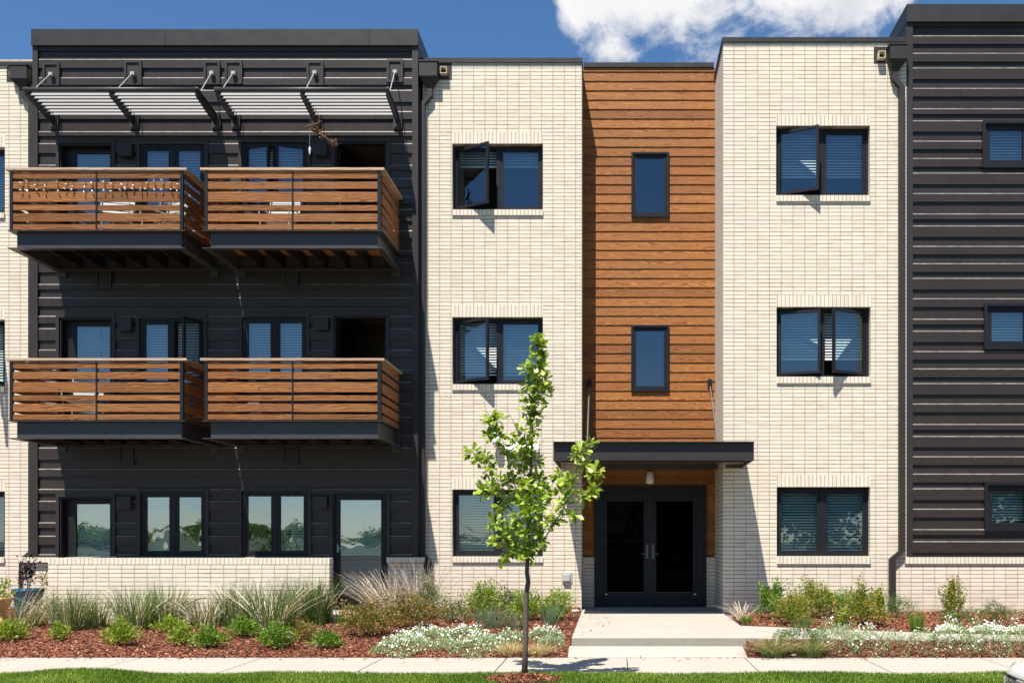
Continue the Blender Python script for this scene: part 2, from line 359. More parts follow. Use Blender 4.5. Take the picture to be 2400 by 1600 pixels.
# ================================================================ ground
SW0, SW1 = 11.12, 12.65                     # sidewalk near and far edge
SLX0, SLX1, SLY = -.575, 1.90, 13.2         # entrance slab
def gz(x, y):
    x = np.asarray(x, float); y = np.asarray(y, float)
    left = (y - SW1) * .060
    back_edge = np.interp(x, [1.9, 4.6, 5.6, 12], [14.76, 13.6, 13.45, 13.2])
    right = np.where(y < 13.05, np.minimum((y - SW1) * (.45 + .2 * np.clip((x - 2.) / .5, 0, 1)), .186), np.where(y < back_edge, .16, .235 + (y - back_edge) * .012))
    z = np.where(x < .6, left, right)
    return np.where((x > SLX0 + .02) & (((x < 1.70) & (y > SW1 + .02)) | ((x < SLX1 + .1) & (y > SLY - .15))), -.15, z)
def g0(x, y): return float(gz(x, y))
def ground_at(px, py):
    D = 14.
    for _ in range(60):
        x = PX(px, D); D = .5 * D + .5 * (EYE - g0(x, D)) * F / (py - VY)
        D = min(max(D, 12.7), 17.3)
    x = PX(px, D); return x, D, g0(x, D)
b = MB(); b.quad((-400, -400, -.19), (400, -400, -.19), (400, 600, -.19), (-400, 600, -.19))
tag(b.build('ground', 'turf'), kind='structure')
b = MB(); b.quad((-60, -4, -.155), (60, -4, -.155), (60, 9.45, -.155), (-60, 9.45, -.155))
tag(b.build('street', 'asphalt'), kind='structure')
b = MB(); b.box(-60, 60, 9.45, 9.60, -.3, -.005); tag(b.build('kerb', 'concrete'), kind='structure')
# sidewalk slabs with grooved joints
b = MB(); js = [PX(p, SW1) for p in (333, 616, 900, 1189, 1469, 1744, 2018)]
js = [js[0] - 1.55 * k for k in (6, 5, 4, 3, 2, 1)] + js + [js[-1] + 1.52 * k for k in range(1, 8)]
for a, c in zip(js[:-1], js[1:]):
    b.box(a + .007, c - .007, SW0, SW1, -.12, 0)
tag(b.build('sidewalk', 'concrete'), kind='structure')
# entrance landing, slab, side path
b = MB()
b.add([(SLX0 - .03, SW1 + .004, .004), (1.72, SW1 + .004, .004), (1.72, SLY + .02, .09), (SLX0 - .03, SLY + .02, .09),
       (SLX0 - .03, SW1 + .004, -.2), (1.72, SW1 + .004, -.2), (1.72, SLY + .02, -.2), (SLX0 - .03, SLY + .02, -.2)],
      [(0, 1, 2, 3), (0, 4, 5, 1), (1, 5, 6, 2), (3, 7, 4, 0)])
tag(b.build('landing', 'concrete'), kind='structure')
b = MB(); zf, zb = .195, .262
fp = [(SLX0, SLY), (SLX1 - .03, SLY), (2.35, 13.08), (4.2, 12.98), (12, 12.9), (12, 13.2), (5.6, 13.45), (4.6, 13.6), (SLX1, 14.76), (1.874, 16.9), (1.874, 18.3), (SLX0, 18.3)]
zt = [zf, zf, .19, .19, .19, .2, .215, .22, .225, .25, zb, zb]
n = len(fp)
b.add([(x, y, z) for (x, y), z in zip(fp, zt)], [tuple(range(n))])
tag(b.build('path', 'concrete', recalc=False), kind='structure')
b = MB()
for i in range(4): b.quad((*fp[i], zt[i] - .001), (*fp[i + 1], zt[i + 1] - .001), (fp[i + 1][0], fp[i + 1][1], -.1), (fp[i][0], fp[i][1], -.1))
for i, j in ((n - 1, 0), (5, 6), (6, 7), (7, 8)): b.quad((*fp[i], zt[i] - .001), (*fp[j], zt[j] - .001), (fp[j][0], fp[j][1], -.1), (fp[i][0], fp[i][1], -.1))
tag(b.build('step', 'concrete_side', recalc=False), kind='structure')
# mulch beds: sheet and loose chips
xs = np.linspace(-16, 14, 420); ys = np.linspace(SW1, 18.4, 90); XX, YY = np.meshgrid(xs, ys)
ZZ = gz(XX, YY) + rng.normal(0, .006, XX.shape) - .012
ZZ[0] = -.012
idx = np.arange(XX.size).reshape(XX.shape)
Fq = np.stack([idx[:-1, :-1], idx[:-1, 1:], idx[1:, 1:], idx[1:, :-1]], -1).reshape(-1, 4)
o = npmesh('planting_bed', np.stack([XX, YY, ZZ], -1).reshape(-1, 3), Fq, np.zeros(len(Fq)), 'soil'); tag(o, kind='structure')
def in_bed(x, y):
    e = np.interp(x, [1.9, 4.6, 5.6, 12], [14.76, 13.6, 13.45, 13.2]); f = np.interp(x, [1.7, 2.35, 4.2, 12], [13.2, 13.05, 12.97, 12.9])
    left = (x < SLX0 - .03) & ~((x > -9.05) & (x < -4.0) & (y > 15.62))
    right = ((x > 1.95) & (y > e + .02)) | ((x > 1.72) & (y < f))
    return left | right
def chips(name, x, y, z, size, mat, label, rv=None):
    n = len(x); L = rng.uniform(.6, 1.6, n) * size; W = L * rng.uniform(.16, .4, n)
    th = rng.uniform(0, math.pi * 2, n); tilt = rng.normal(0, .35, n); roll = rng.normal(0, .5, n)
    d1 = np.stack([np.cos(th) * np.cos(tilt), np.sin(th) * np.cos(tilt), np.sin(tilt)], -1)
    d2 = np.stack([-np.sin(th) * np.cos(roll), np.cos(th) * np.cos(roll), np.sin(roll)], -1)
    c = np.stack([x, y, z], -1)
    V = np.stack([c - d1 * L[:, None] / 2, c + d2 * W[:, None] / 2 - d1 * L[:, None] * .2, c + d1 * L[:, None] / 2, c - d2 * W[:, None] / 2 + d1 * L[:, None] * .15], 1).reshape(-1, 3)
    Fq = np.arange(n * 4).reshape(n, 4)
    o = npmesh(name, V, Fq, rng.uniform(0, 1, n) if rv is None else rv, mat)
    tag(o, label, 'mulch', kind='stuff'); return o
n = 105000; x = rng.uniform(-10.8, 8.5, n); y = SW1 + .005 + (rng.uniform(0, 1, n) ** 1.25) * 5.
k = in_bed(x, y); x, y = x[k], y[k]
xe = rng.uniform(-10.5, 8, 420); ye = SW1 - rng.exponential(.10, 420); xl = rng.uniform(SLX0, SLX0 + .5, 40); yl = rng.uniform(13.4, 17.5, 40)
x = np.concatenate([x, xe, xl]); y = np.concatenate([y, ye, yl])
zc_ = np.where(y < SW1, .002, np.where((x > SLX0) & (x < SLX0 + .55) & (y > SLY), .2 + (y - SLY) * .0131 + .004, gz(x, y))) + rng.uniform(.0, .022, len(x)) * np.where(y < SW1, .2, 1)
chips('bark_mulch', x, y, zc_, .05, 'chips', 'reddish brown bark mulch covering the planting beds')
th = rng.uniform(0, 6.28, 1500); rr = .42 * np.sqrt(rng.uniform(0, 1, 1500)); x = -.99 + rr * np.cos(th); y = 10.62 + rr * np.sin(th) * .7
chips('tree_ring_mulch', x, y, .012 + .05 * (1 - rr / .42) + rng.uniform(0, .02, 1500), .045, 'chips', 'small ring of reddish mulch at the foot of the young tree')

# lawn
b = MB(); b.quad((-60, 9.6, -.012), (60, 9.6, -.012), (60, SW0 - .002, -.012), (-60, SW0 - .002, -.012)); tag(b.build('verge_soil', 'turf'), kind='structure')
n = 150000; x = rng.uniform(-8.6, 6.6, n); y = rng.uniform(9.75, SW0 + .015, n)
bumpf = lambda x, y: .055 * np.exp(-((x + 5.85) / .62) ** 2) + .008 * np.sin(x * 3.1 + 1) + .006 * np.sin(x * 7.7)
dist = np.hypot((x + .99), (y - 10.62) / .7); keep = dist > .40 + rng.normal(0, .03, n); x, y = x[keep], y[keep]; n = len(x)
z = np.maximum(bumpf(x, y), -.005) * np.clip((SW0 - y) / .25 + .3, 0, 1)
H = rng.uniform(.025, .058, n) * (1 + .25 * np.sin(x * 2.3) * np.sin(y * 5)); th = rng.uniform(0, 6.28, n); lean = rng.uniform(.0, .030, n); W = rng.uniform(.0016, .0034, n)
cx, sx = np.cos(th), np.sin(th); c = np.stack([x, y, z - .012], -1); side = np.stack([-sx, cx, 0 * x], -1) * W[:, None]
mid = c + np.stack([cx * lean * .35, sx * lean * .35, H * .6], -1); tip = c + np.stack([cx * lean, sx * lean, H], -1)
V = np.stack([c - side, c + side, mid + side * .8, tip, mid - side * .8], 1).reshape(-1, 3)
pv = np.clip(rng.beta(2, 2.4, n) + .12 * np.sin(x * 1.7 + y * 3) + .08 * np.sin(x * 5.1), 0, 1)
o = npmesh('grass', V, np.arange(n * 5).reshape(n, 5), pv, 'grass'); tag(o, 'mown green grass of the verge between sidewalk and street', 'grass', kind='stuff')

# ================================================================ building
B = empty('apartment_building', (0, 17.6, 0), 'three storey apartment building of cream brick, dark metal siding and stained wood boards', 'building')
DM, DR, DL, DB, DW, DK = 17.62, 16.9, 17.45, 16.95, 18.3, 15.67
def cells(x0, x1, z0, z1, holes):
    xs = sorted({x0, x1} | {min(max(h[i], x0), x1) for h in holes for i in (0, 1)})
    for a, c in zip(xs[:-1], xs[1:]):
        if c - a < 1e-5: continue
        hs = sorted([(h[2], h[3]) for h in holes if h[0] <= a + 1e-5 and h[1] >= c - 1e-5])
        z = z0
        for (p, q) in hs:
            if p > z + 1e-5: yield a, c, z, min(p, z1)
            z = max(z, q)
        if z < z1 - 1e-5: yield a, c, z, z1
def wall(mb, x0, x1, z0, z1, y, holes=(), reveal=.13):
    for a, c, p, q in cells(x0, x1, z0, z1, holes): mb.quad((a, y, p), (c, y, p), (c, y, q), (a, y, q))
    for h in holes:
        a, c, p, q = h[:4]; yr = y + reveal
        mb.quad((a, y, p), (a, yr, p), (a, yr, q), (a, y, q)); mb.quad((c, y, p), (c, y, q), (c, yr, q), (c, yr, p))
        mb.quad((a, y, q), (a, yr, q), (c, yr, q), (c, y, q)); mb.quad((a, y, p), (c, y, p), (c, yr, p), (a, yr, p))
def siding(mb, x0, x1, ztop, z0, z1, y, offs, holes=(), run=.030, rise=.020, per=.302, seams=()):
    """metal siding: every panel an overhang, a set-back face, a sloped ledge and a proud face"""
    for a, c, p, q in cells(x0, x1, z0, z1, holes):
        prof = []          # (z, y) from the top down
        k0 = int(math.floor((ztop - q) / per)) - 1; k1 = int(math.ceil((ztop - p) / per)) + 1
        for k in range(k0, k1):
            zt_ = ztop - k * per; o_ = offs[k % len(offs)]
            prof += [(zt_, y), (zt_ - .0001, y + run), (zt_ - o_, y + run), (zt_ - o_ - rise * .65, y + .007), (zt_ - o_ - rise * .65 - .014, y)]
        # clip to p..q
        pr = []
        for (za, ya), (zb_, yb) in zip(prof[:-1], prof[1:]):
            if zb_ > q or za < p: continue
            t0 = max(0, (za - q) / max(za - zb_, 1e-9)) if za > q else 0; t1 = (za - p) / max(za - zb_, 1e-9) if zb_ < p else 1
            A = (za + (zb_ - za) * t0, ya + (yb - ya) * t0); Bq = (za + (zb_ - za) * t1, ya + (yb - ya) * t1)
            pr.append((A, Bq))
        for (za, ya), (zb_, yb) in pr:
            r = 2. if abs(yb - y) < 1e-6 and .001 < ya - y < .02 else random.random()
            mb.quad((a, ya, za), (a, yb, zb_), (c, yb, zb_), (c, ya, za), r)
def laps(mb, x0, x1, ztop, z0, z1, y, per=.1747, run=.016, holes=()):
    for a, c, p, q in cells(x0, x1, z0, z1, holes):
        k = int(math.floor((ztop - q) / per))
        while ztop - k * per > p:
            t, bt = ztop - k * per, ztop - (k + 1) * per
            hi, lo = min(t, q), max(bt, p)
            if hi > lo:
                yh = y - run * (t - hi) / per; yl = y - run * (t - lo) / per
                rr = random.Random(k * 7 + 3).random()
                mb.quad((a, yh, hi), (a, yl, lo), (c, yl, lo), (c, yh, hi), rr)
                mb.quad((a, yl, lo), (a, y, lo), (c, y, lo), (c, yl, lo), rr)
            k += 1
def niche(mb, x0, x1, z0, z1, y, depth=1.7, pad=.25):
    a, c, p, q = x0 - pad, x1 + pad, z0 - pad * .6, z1 + pad * .4; ye = y + depth
    mb.quad((a, ye, p), (c, ye, p), (c, ye, q), (a, ye, q)); mb.quad((a, y, p), (a, ye, p), (a, ye, q), (a, y, q)); mb.quad((c, y, p), (c, ye, p), (c, ye, q), (c, y, q))
    mb.quad((a, y, q), (a, ye, q), (c, ye, q), (c, y, q)); mb.quad((a, y, p), (c, y, p), (c, ye, p), (a, ye, p))
    for A in ((a, x0, p, q), (x1, c, p, q), (x0, x1, p, z0), (x0, x1, z1, q)): mb.quad((A[0], y, A[2]), (A[1], y, A[2]), (A[1], y, A[3]), (A[0], y, A[3]))
BLS = MB  # alias
def frame_boxes(mb, x0, x1, z0, z1, y0, y1, w, wb=None):
    wb = wb or w
    mb.box(x0, x0 + w, y0, y1, z0, z1); mb.box(x1 - w, x1, y0, y1, z0, z1)
    mb.box(x0 + w, x1 - w, y0 + .0015, y1, z1 - w, z1); mb.box(x0 + w, x1 - w, y0 + .0015, y1, z0, z0 + wb)
def blind(mb, x0, x1, ztop, zbot, y, pitch=.048, tilt=.9):
    z = ztop
    dz, dy = .021 * math.sin(tilt), .021 * math.cos(tilt)
    while z > zbot:
        s_ = random.uniform(-.0015, .0015)
        mb.quad((x0, y - dy, z - dz + s_), (x1, y - dy, z - dz - s_), (x1, y + dy, z + dz - s_), (x0, y + dy, z + dz + s_)); z -= pitch
    mb.box(x0, x1, y - .012, y + .012, zbot - .03, zbot - .008)
def window(X0, X1, Z0, Z1, y, n=2, opens=None, blinds=None, glass='glass', label=None, fw=.048, sw=.045, mull=.07, trim=None, sill_overlap=0):
    """casement window: frame (the part) > sash, pane and blind per light"""
    opens = opens or {}; blinds = blinds if blinds is not None else {}
    fr = MB(); frame_boxes(fr, X0, X1, Z0, Z1, y, y + .09, fw)
    wl = (X1 - X0 - 2 * fw - (n - 1) * mull) / n
    for i in range(1, n): a = X0 + fw + i * wl + (i - 1) * mull; fr.box(a, a + mull, y + .003, y + .09, Z0 + fw, Z1 - fw)
    if trim:
        t = trim; frame_boxes(fr, X0 - t, X1 + t, Z0 - t, Z1 + t, y - .045, y + .05, t - .002)
    f = fr.build('window', 'frame', B); 
    if label: f['label'] = label
    for i in range(n):
        a = X0 + fw + i * (wl + mull) + .003; c = a + wl - .006; p, q = Z0 + fw + .003, Z1 - fw - .003
        T = None
        if i in opens:
            ang, side = opens[i]; hx = a if side == 'L' else c; hy = y + .02
            T = Matrix.Translation((hx, hy, 0)) @ Matrix.Rotation(-R(ang) if side == 'L' else R(ang), 4, 'Z') @ Matrix.Translation((-hx, -hy, 0))
        sh = MB(); sh.T = T; frame_boxes(sh, a, c, p, q, y + .012, y + .055, sw); 
        if T is not None: sh.box((a + .35 * wl), (a + .65 * wl), y + .056, y + .075, p + .005, p + .02)
        sh.build('sash', 'frame', f)
        gl = MB(); gl.T = T; yy = y + .034; gl.quad((a + sw - .004, yy, p + sw - .004), (c - sw + .004, yy, p + sw - .004), (c - sw + .004, yy, q - sw + .004), (a + sw - .004, yy, q - sw + .004))
        gl.build('pane', glass, f, recalc=False)
        # thin spacer line round the glass, pale as in a sealed unit
        if i in blinds:
            fr_ = blinds[i]
            bl = MB(); blind(bl, a + .01, c - .01, q - .02, q - (q - p) * fr_, y + .13); bl.build('blind', 'blind', f, recalc=False)
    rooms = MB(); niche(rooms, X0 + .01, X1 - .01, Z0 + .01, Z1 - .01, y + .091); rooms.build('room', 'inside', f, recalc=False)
    return f
def rect(px0, px1, py0, py1, D): return (PX(px0, D), PX(px1, D), PZ(py1, D), PZ(py0, D))

# ---- brick volumes
soldier = MB(); 
def soldiers(x0, x1, z0, z1, y, proud):
    m_ = MB(); m_.box(x0, x1, y - proud, y + .05, z0, z1); m_.build('brick_sill' if proud > .01 else 'brick_lintel', 'soldier', B)
mid = [rect(1059.8, 1272.5, 337, 492, DM), rect(1059.8, 1272.5, 743, 900.4, DM), rect(1059.8, 1272.5, 1146.5, 1303.4, DM)]
wm = MB(); XM0, XM1 = -3.44, PX(1363.2, DM); ZM = PZ(137.5, DM)
wall(wm, XM0, XM1, -.1, ZM - .02, DM, mid)
wm.quad((XM1, DM, -.1), (XM1, DW + .1, -.1), (XM1, DW + .1, ZM - .02), (XM1, DM, ZM - .02))
far = [rect(-195, 11.5, 345, 499, DM), rect(-195, 11.5, 749, 906, DM), rect(-195, 11.5, 1151, 1305, DM)]
wm.build('wall', 'brickM', B, recalc=False); wm = MB(); wall(wm, -16, -10.3, -.1, ZM - .02, DM, far)
wm.build('wall', 'brickM', B, recalc=False)['label'] = 'cream stack bond brick wall'
rgt = [rect(1819, 2039, 295, 458.7, DR), rect(1820, 2040.5, 719.3, 882.8, DR), rect(1820.5, 2039.6, 1140.5, 1302.8, DR)]
wr = MB(); XR0, XR1 = 1.874, PX(2124, DR) + .04; ZR = PZ(89.5, DR)
wall(wr, XR0, XR1, -.1, ZR - .02, DR, rgt)
wr.quad((XR0, DR, -.1), (XR0, DR, ZR - .02), (XR0, DW + .1, ZR - .02), (XR0, DW + .1, -.1))
ZB = PZ(1320, DR)                     # brick base under the right block
wall(wr, XR1, 12, -.1, ZB + .1, DR)
wr.build('wall', 'brickR', B, recalc=False)
soldiers(XR1 - .07, 12, ZB - .0, PZ(1305, DR), DR, .032)
for h, (t, s_) in zip(mid, ((309.7, 505.5), (714.8, 914), (1119, 1316.8))):
    soldiers(h[0], h[1], h[3] + .002, PZ(t, DM), DM, .003); soldiers(h[0], h[1] + .0, PZ(s_, DM), h[2] - .002, DM, .032)
for h, (t, s_) in zip(rgt, ((269.6, 472.7), (691, 898), (1112, 1320.5))):
    soldiers(h[0], h[1], h[3] + .002, PZ(t, DR), DR, .003); soldiers(h[0], h[1], PZ(s_, DR), h[2] - .002, DR, .032)
for h in far:
    soldiers(h[0], h[1], h[3] + .002, h[3] + .205, DM, .003); soldiers(h[0], h[1], h[2] - .1, h[2] - .002, DM, .032)
# base of the dark block and knee wall
wk = MB(); LX0, LX1 = PX(80, DL), PX(981, DL); ZLB = PZ(1305, DL); DLb = DL + .01
ldoor = (PX(141, DL), PX(265, DL)); rdoor = (PX(781, DL), PX(908, DL))
wall(wk, LX0 - .2, LX1 + .08, -.1, ZLB - .09, DLb, [(ldoor[0], ldoor[1], .28, ZLB), (rdoor[0] , rdoor[1], .30, ZLB)], .1)
wk.quad((LX1 + .08, DLb, -.1), (LX1 + .08, DM, -.1), (LX1 + .08, DM, ZLB - .09), (LX1 + .08, DLb, ZLB - .09))
wk.quad((LX0 - .2, DLb, -.1), (LX0 - .2, DLb, ZLB - .09), (LX0 - .2, DM, ZLB - .09), (LX0 - .2, DM, -.1))
wk.build('wall', 'brickM', B, recalc=False)
soldiers(LX0 - .24, ldoor[0], ZLB - .09, ZLB - .001, DLb, .078); soldiers(ldoor[1], rdoor[0], ZLB - .09, ZLB - .001, DLb, .078); soldiers(rdoor[1], LX1 + .1, ZLB - .09, ZLB - .001, DLb, .078)
for a_, c_ in ((LX0 - .24, LX0), (LX1 - .1, LX1 + .1)): soldier = MB(); soldier.box(a_, c_, DLb + .05, DM - .002, ZLB - .09, ZLB - .001); soldier.build('brick_sill', 'soldier', B)
kw = MB(); KX0, KX1 = PX(113, DK), PX(772, DK); ZK = PZ(1322, DK)
kw.box(KX0, KX1, DK, DK + .2, -.2, ZK); kw.box(KX0, KX0 + .2, DK + .2, DLb - .003, -.2, ZK)
K = empty('garden_wall', (-6.8, 15.7, 0), 'low cream brick knee wall in front of the ground floor terrace', 'wall')
kw.build('wall', 'brickK', K)
kc = MB(); ZKt = PZ(1307.5, DK); kc.box(KX0 - .001, KX1 + .001, DK - .003, DK + .203, ZK + .001, ZKt); kc.box(KX0 - .001, KX0 + .203, DK + .204, DLb - .04, ZK + .001, ZKt)
kc.build('coping', 'soldier', K)
b = MB(); b.box(KX0 + .2, -4.30, DK + .2, DLb - .002, -.1, .27); b.box(KX1 + .002, -4.30, DK + .1, DK + .199, -.1, .27); tag(b.build('terrace', 'concrete'), kind='structure')

# ---- dark siding blocks
lw = {}
def LR(px0, px1, py0, py1): return rect(px0, px1, py0, py1, DL)
LW = dict(
    tA=LR(330, 482, 340, 497), tB=LR(568, 722, 336, 493), mA=LR(328, 480, 747, 904), mB=LR(569, 720, 744, 901),
    gA=LR(331, 484, 1152, 1302.5), gB=LR(568, 724, 1150, 1302.5),
    dtL=LR(141, 265, 338, 590), dtR=LR(786, 907, 334, 590), dmL=LR(141, 265, 745, 1000), dmR=LR(784, 907, 741, 1000),
    dgL=(ldoor[0], ldoor[1], ZLB, PZ(1164, DL)), dgR=(rdoor[0], rdoor[1], ZLB, PZ(1155, DL)))
for k_, zfl in (('dtL', 6.50), ('dtR', 6.50), ('dmL', 3.41), ('dmR', 3.41)):
    q = LW[k_]; LW[k_] = (q[0], q[1], zfl, q[3])
OL = [.13, .155, .075, .15, .205, .115, .195]; OR_ = [.143, .14, .091, .14, .19, .095]
sd = MB(); holes = list(LW.values())
TL, TR = PX(92, DL), PX(967.5, DL); ZCL = PZ(112, DL)
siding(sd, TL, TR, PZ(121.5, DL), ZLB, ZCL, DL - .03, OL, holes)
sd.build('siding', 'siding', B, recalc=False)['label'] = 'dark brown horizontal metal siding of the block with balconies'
rw = [rect(2307, 2410, 293, 389, DB), rect(2311, 2412, 719, 813, DB), rect(2312, 2413, 1137, 1237, DB)]
sr = MB(); RX0 = PX(2122.4, DB); RT = PX(2137.4, DB); ZCR = PZ(57, DB)
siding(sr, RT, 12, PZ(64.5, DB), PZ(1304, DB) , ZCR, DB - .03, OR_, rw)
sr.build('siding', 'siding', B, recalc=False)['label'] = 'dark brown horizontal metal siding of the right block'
def part(name, mat, fn, parent=B):
    m_ = MB(); fn(m_); return m_.build(name, mat, parent)
part('corner_trim', 'trim', lambda m: (m.box(LX0, TL, DL - .052, DL + .1, ZLB + .001, ZCL), m.box(LX0, LX0 + .02, DL + .1, 22, ZLB, ZCL)))
part('corner_trim', 'trim', lambda m: (m.box(TR, LX1, DL - .052, DL + .1, ZLB + .001, ZCL), m.box(LX1 - .02, LX1, DL + .1, 22, ZLB + .001, ZCL)))
part('corner_trim', 'trim', lambda m: (m.box(RX0, RT, DB - .052, DB + .03, PZ(1304, DB), ZCR), m.box(RX0, RX0 + .02, DB + .03, 22, PZ(1304, DB), ZCR)))
part('head_trim', 'trim', lambda m: m.box(TL, TR, DL - .034, DL + .02, PZ(119, DL), ZCL - .002)); part('head_trim', 'trim', lambda m: m.box(RT, 12, DB - .034, DB + .0, PZ(62.5, DB), ZCR - .002))
for k_, h in LW.items():
    t = .055; a, c, p, q = h
    part('opening_trim', 'trim', lambda m: (m.box(a - t, a, DL - .047, DL + .02, p, q + t), m.box(c, c + t, DL - .047, DL + .02, p, q + t), m.box(a, c, DL - .0455, DL + .02, q, q + t)))
PL = [(103.6, 143, 150, 204), (294, 335, 145, 202), (480, 518, 146, 201), (529.5, 570, 146, 200), (720.6, 760, 146, 203), (908, 946, 143, 196)]
PL += [(227, 264, 630, 678), (665, 701, 628, 674), (281, 316, 1044, 1088), (663, 701, 1043, 1086)]
for (a, c, p, q) in PL:
    x0, x1, z0, z1 = rect(a, c, p, q, DL)
    part('fixing_plate', 'trim', lambda m: (frame_boxes(m, x0, x1, z0, z1, DL - .058, DL + .02, .042), m.box(x0 + .041, x1 - .041, DL - .036, DL + .019, z0 + .041, z1 - .041)))
cp_ = MB()
cp_.box(LX0 - .004, LX1 + .004, DL - .09, 22, ZCL, PZ(74.5, DL)); cp_.build('parapet_cap', 'cap', B)['label'] = 'deep dark metal parapet cap of the block with balconies'
for xj in (387, 865):
    j = MB(); X = PX(xj, DL - .09); j.box(X - .004, X + .004, DL - .094, DL - .088, ZCL + .002, PZ(75, DL)); j.build('cap_seam', 'frame', B)
cp_ = MB(); cp_.box(RX0 - .004, 12, DB - .09, 22, ZCR, PZ(16.5, DB)); cp_.build('parapet_cap', 'cap', B)['label'] = 'deep dark metal parapet cap of the right block'
cp_ = MB(); cp_.box(LX1 + .006, XM1 + .012, DM - .03, 22, PZ(148.5, DM), ZM); cp_.build('parapet_cap', 'cap', B); cp_ = MB(); cp_.box(-16, LX0 - .006, DM - .03, 22, PZ(155, DM), PZ(146, DM)); cp_.build('parapet_cap', 'cap', B)
cp_ = MB(); cp_.box(XR0 - .02, RX0 - .006, DR - .03, 22, PZ(100, DR), ZR); cp_.build('parapet_cap', 'cap', B)
cp_ = MB(); cp_.box(XM1 + .014, XR0 - .022, DW - .04, 22, PZ(159.5, DW), PZ(149, DW)); cp_.build('parapet_cap', 'cap', B)
# dark core behind everything (closes the volume)
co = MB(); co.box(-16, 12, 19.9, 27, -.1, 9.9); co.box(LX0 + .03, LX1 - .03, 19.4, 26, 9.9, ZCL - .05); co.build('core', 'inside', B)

# ---- stained wood bay
ww = [rect(1479.5, 1568, 359, 510.5, DW), rect(1479, 1568, 763, 917.5, DW)]
ws = MB(); ZWT = PZ(168.9, DW)
dx0, dx1, dz1 = PX(1393, DW), PX(1655, DW), PZ(1138, DW)
zp = PZ(1304.5, DW)
laps(ws, XM1 + .002, XR0 - .002, ZWT, PZ(1095, DW), PZ(159, DW), DW, holes=ww)
laps(ws, XM1 + .002, XR0 - .002, ZWT, zp, PZ(1095, DW), DW, run=.004, holes=[(dx0, dx1, -1, dz1)])
ws.build('wood_siding', 'lap', B, recalc=False)['label'] = 'orange brown stained lap siding of the entrance bay'
# brick piers beside the entrance door
for a_, c_ in ((XM1 + .003, dx0), (dx1, XR0 - .003)):
    pr = MB(); pr.box(a_, c_, DW - .03, DW + .2, .1, zp - .1); pr.build('pier', 'brickR', B)
    pr = MB(); pr.box(a_, c_, DW - .034, DW + .2, zp - .099, zp - .004); pr.build('brick_sill', 'soldier', B)
    pr = MB(); pr.box(a_, c_, DW - .05, DW + .1, zp - .003, zp + .012); pr.build('flashing', 'trim', B)
for h in ww:
    f = window(h[0], h[1], h[2], h[3], DW - .035, 1, fw=.05, sw=.045, blinds={})
    q = MB(); frame_boxes(q, h[0] - .0, h[1] + .0, h[2], h[3], DW - .055, DW - .036, .034); q.build('outer_frame', 'frame', f)

# ---- windows in brick
window(*mid[0], DM + .12, opens={0: (31, 'L')}, blinds={0: .24, 1: .24}, label='top floor casement window with its left sash swung open')
window(*mid[1], DM + .12, opens={0: (31, 'L')}, blinds={0: .84, 1: .84})
window(*mid[2], DM + .12, blinds={0: .97, 1: .97})
window(*rgt[0], DR + .12, opens={0: (26, 'L')}, blinds={0: .66, 1: .66})
window(*rgt[1], DR + .12, opens={0: (18, 'L'), 1: (28, 'R')}, blinds={0: .72, 1: .72})
window(*rgt[2], DR + .12, blinds={0: .97, 1: .97})
for i, h in enumerate(far): window(*h, DM + .12, opens={1: (82, 'R')} if i == 1 else {}, blinds={0: .9, 1: .9})
# cups on the sill behind the middle window
# ---- windows and doors in dark siding
def lwin(k_, **kw):
    return window(*LW[k_], DL - .01, **kw)
lwin('tA', blinds={0: .95, 1: .95}); lwin('tB', opens={0: (18, 'L'), 1: (18, 'R')}, blinds={0: .3, 1: .3})
lwin('mA', opens={1: (76, 'R')}, blinds={0: .95, 1: .95}, label='second floor casement window with one sash swung wide open')
lwin('mB', blinds={0: .98, 1: .98}); lwin('gA', glass='glass_wavy', blinds={0: .98}); lwin('gB', glass='glass_wavy', blinds={1: .98})
def door(k_, rec, zbot, blinds_=.97, glass='glass', opened=False, label=None, sgn=1):
    a, c, p, q = LW[k_]; y = DL + rec; fr = MB()
    # jamb lining and frame
    fr.box(a, a + .03, DL - .02, y + .08, zbot, q); fr.box(c - .03, c, DL - .02, y + .08, zbot, q); fr.box(a + .03, c - .03, DL - .018, y + .08, q - .035, q)
    f = fr.build('door', 'frame', B)
    if label: f['label'] = label
    a2, c2 = (a + .032 + (.10 if sgn > 0 else 0), c - .032); q2 = q - .037
    T = None
    if opened: T = Matrix.Translation((a2, y + .02, 0)) @ Matrix.Rotation(R(78), 4, 'Z') @ Matrix.Translation((-a2, -y - .02, 0))
    else:
        if a2 > a + .04: fx = MB(); fx.box(a + .031, a2 - .001, y, y + .07, zbot, q2); fx.build('jamb', 'frame', f)
    lf = MB(); lf.T = T; frame_boxes(lf, a2, c2, zbot + .02, q2, y, y + .045, .085, .18); lf.build('leaf', 'frame', f)
    gl = MB(); gl.T = T; gl.quad((a2 + .08, y + .02, zbot + .19), (c2 - .08, y + .02, zbot + .19), (c2 - .08, y + .02, q2 - .08), (a2 + .08, y + .02, q2 - .08)); gl.build('pane', glass, f, recalc=False)
    hd = MB(); hd.T = T; hx = a2 + .045 if sgn < 0 else c2 - .045; hd.box(hx - .012, hx + .012, y - .012, y, zbot + .98, zbot + 1.12); hd.tube([(hx, y - .012, zbot + 1.05), (hx, y - .05, zbot + 1.05), (hx + (.1 if sgn < 0 else -.1), y - .05, zbot + 1.05)], .009); hd.build('handle', 'grey_metal', f)
    if blinds_ and not opened: bl = MB(); blind(bl, a2 + .07, c2 - .07, q2 - .09, q2 - (q2 - zbot) * blinds_ + .2, y + .075, .040); bl.build('blind', 'blind', f, recalc=False)
    rooms = MB(); niche(rooms, a + .01, c - .01, zbot, q - .01, y + .1, pad=.35); rooms.build('room', 'inside', f, recalc=False); return f
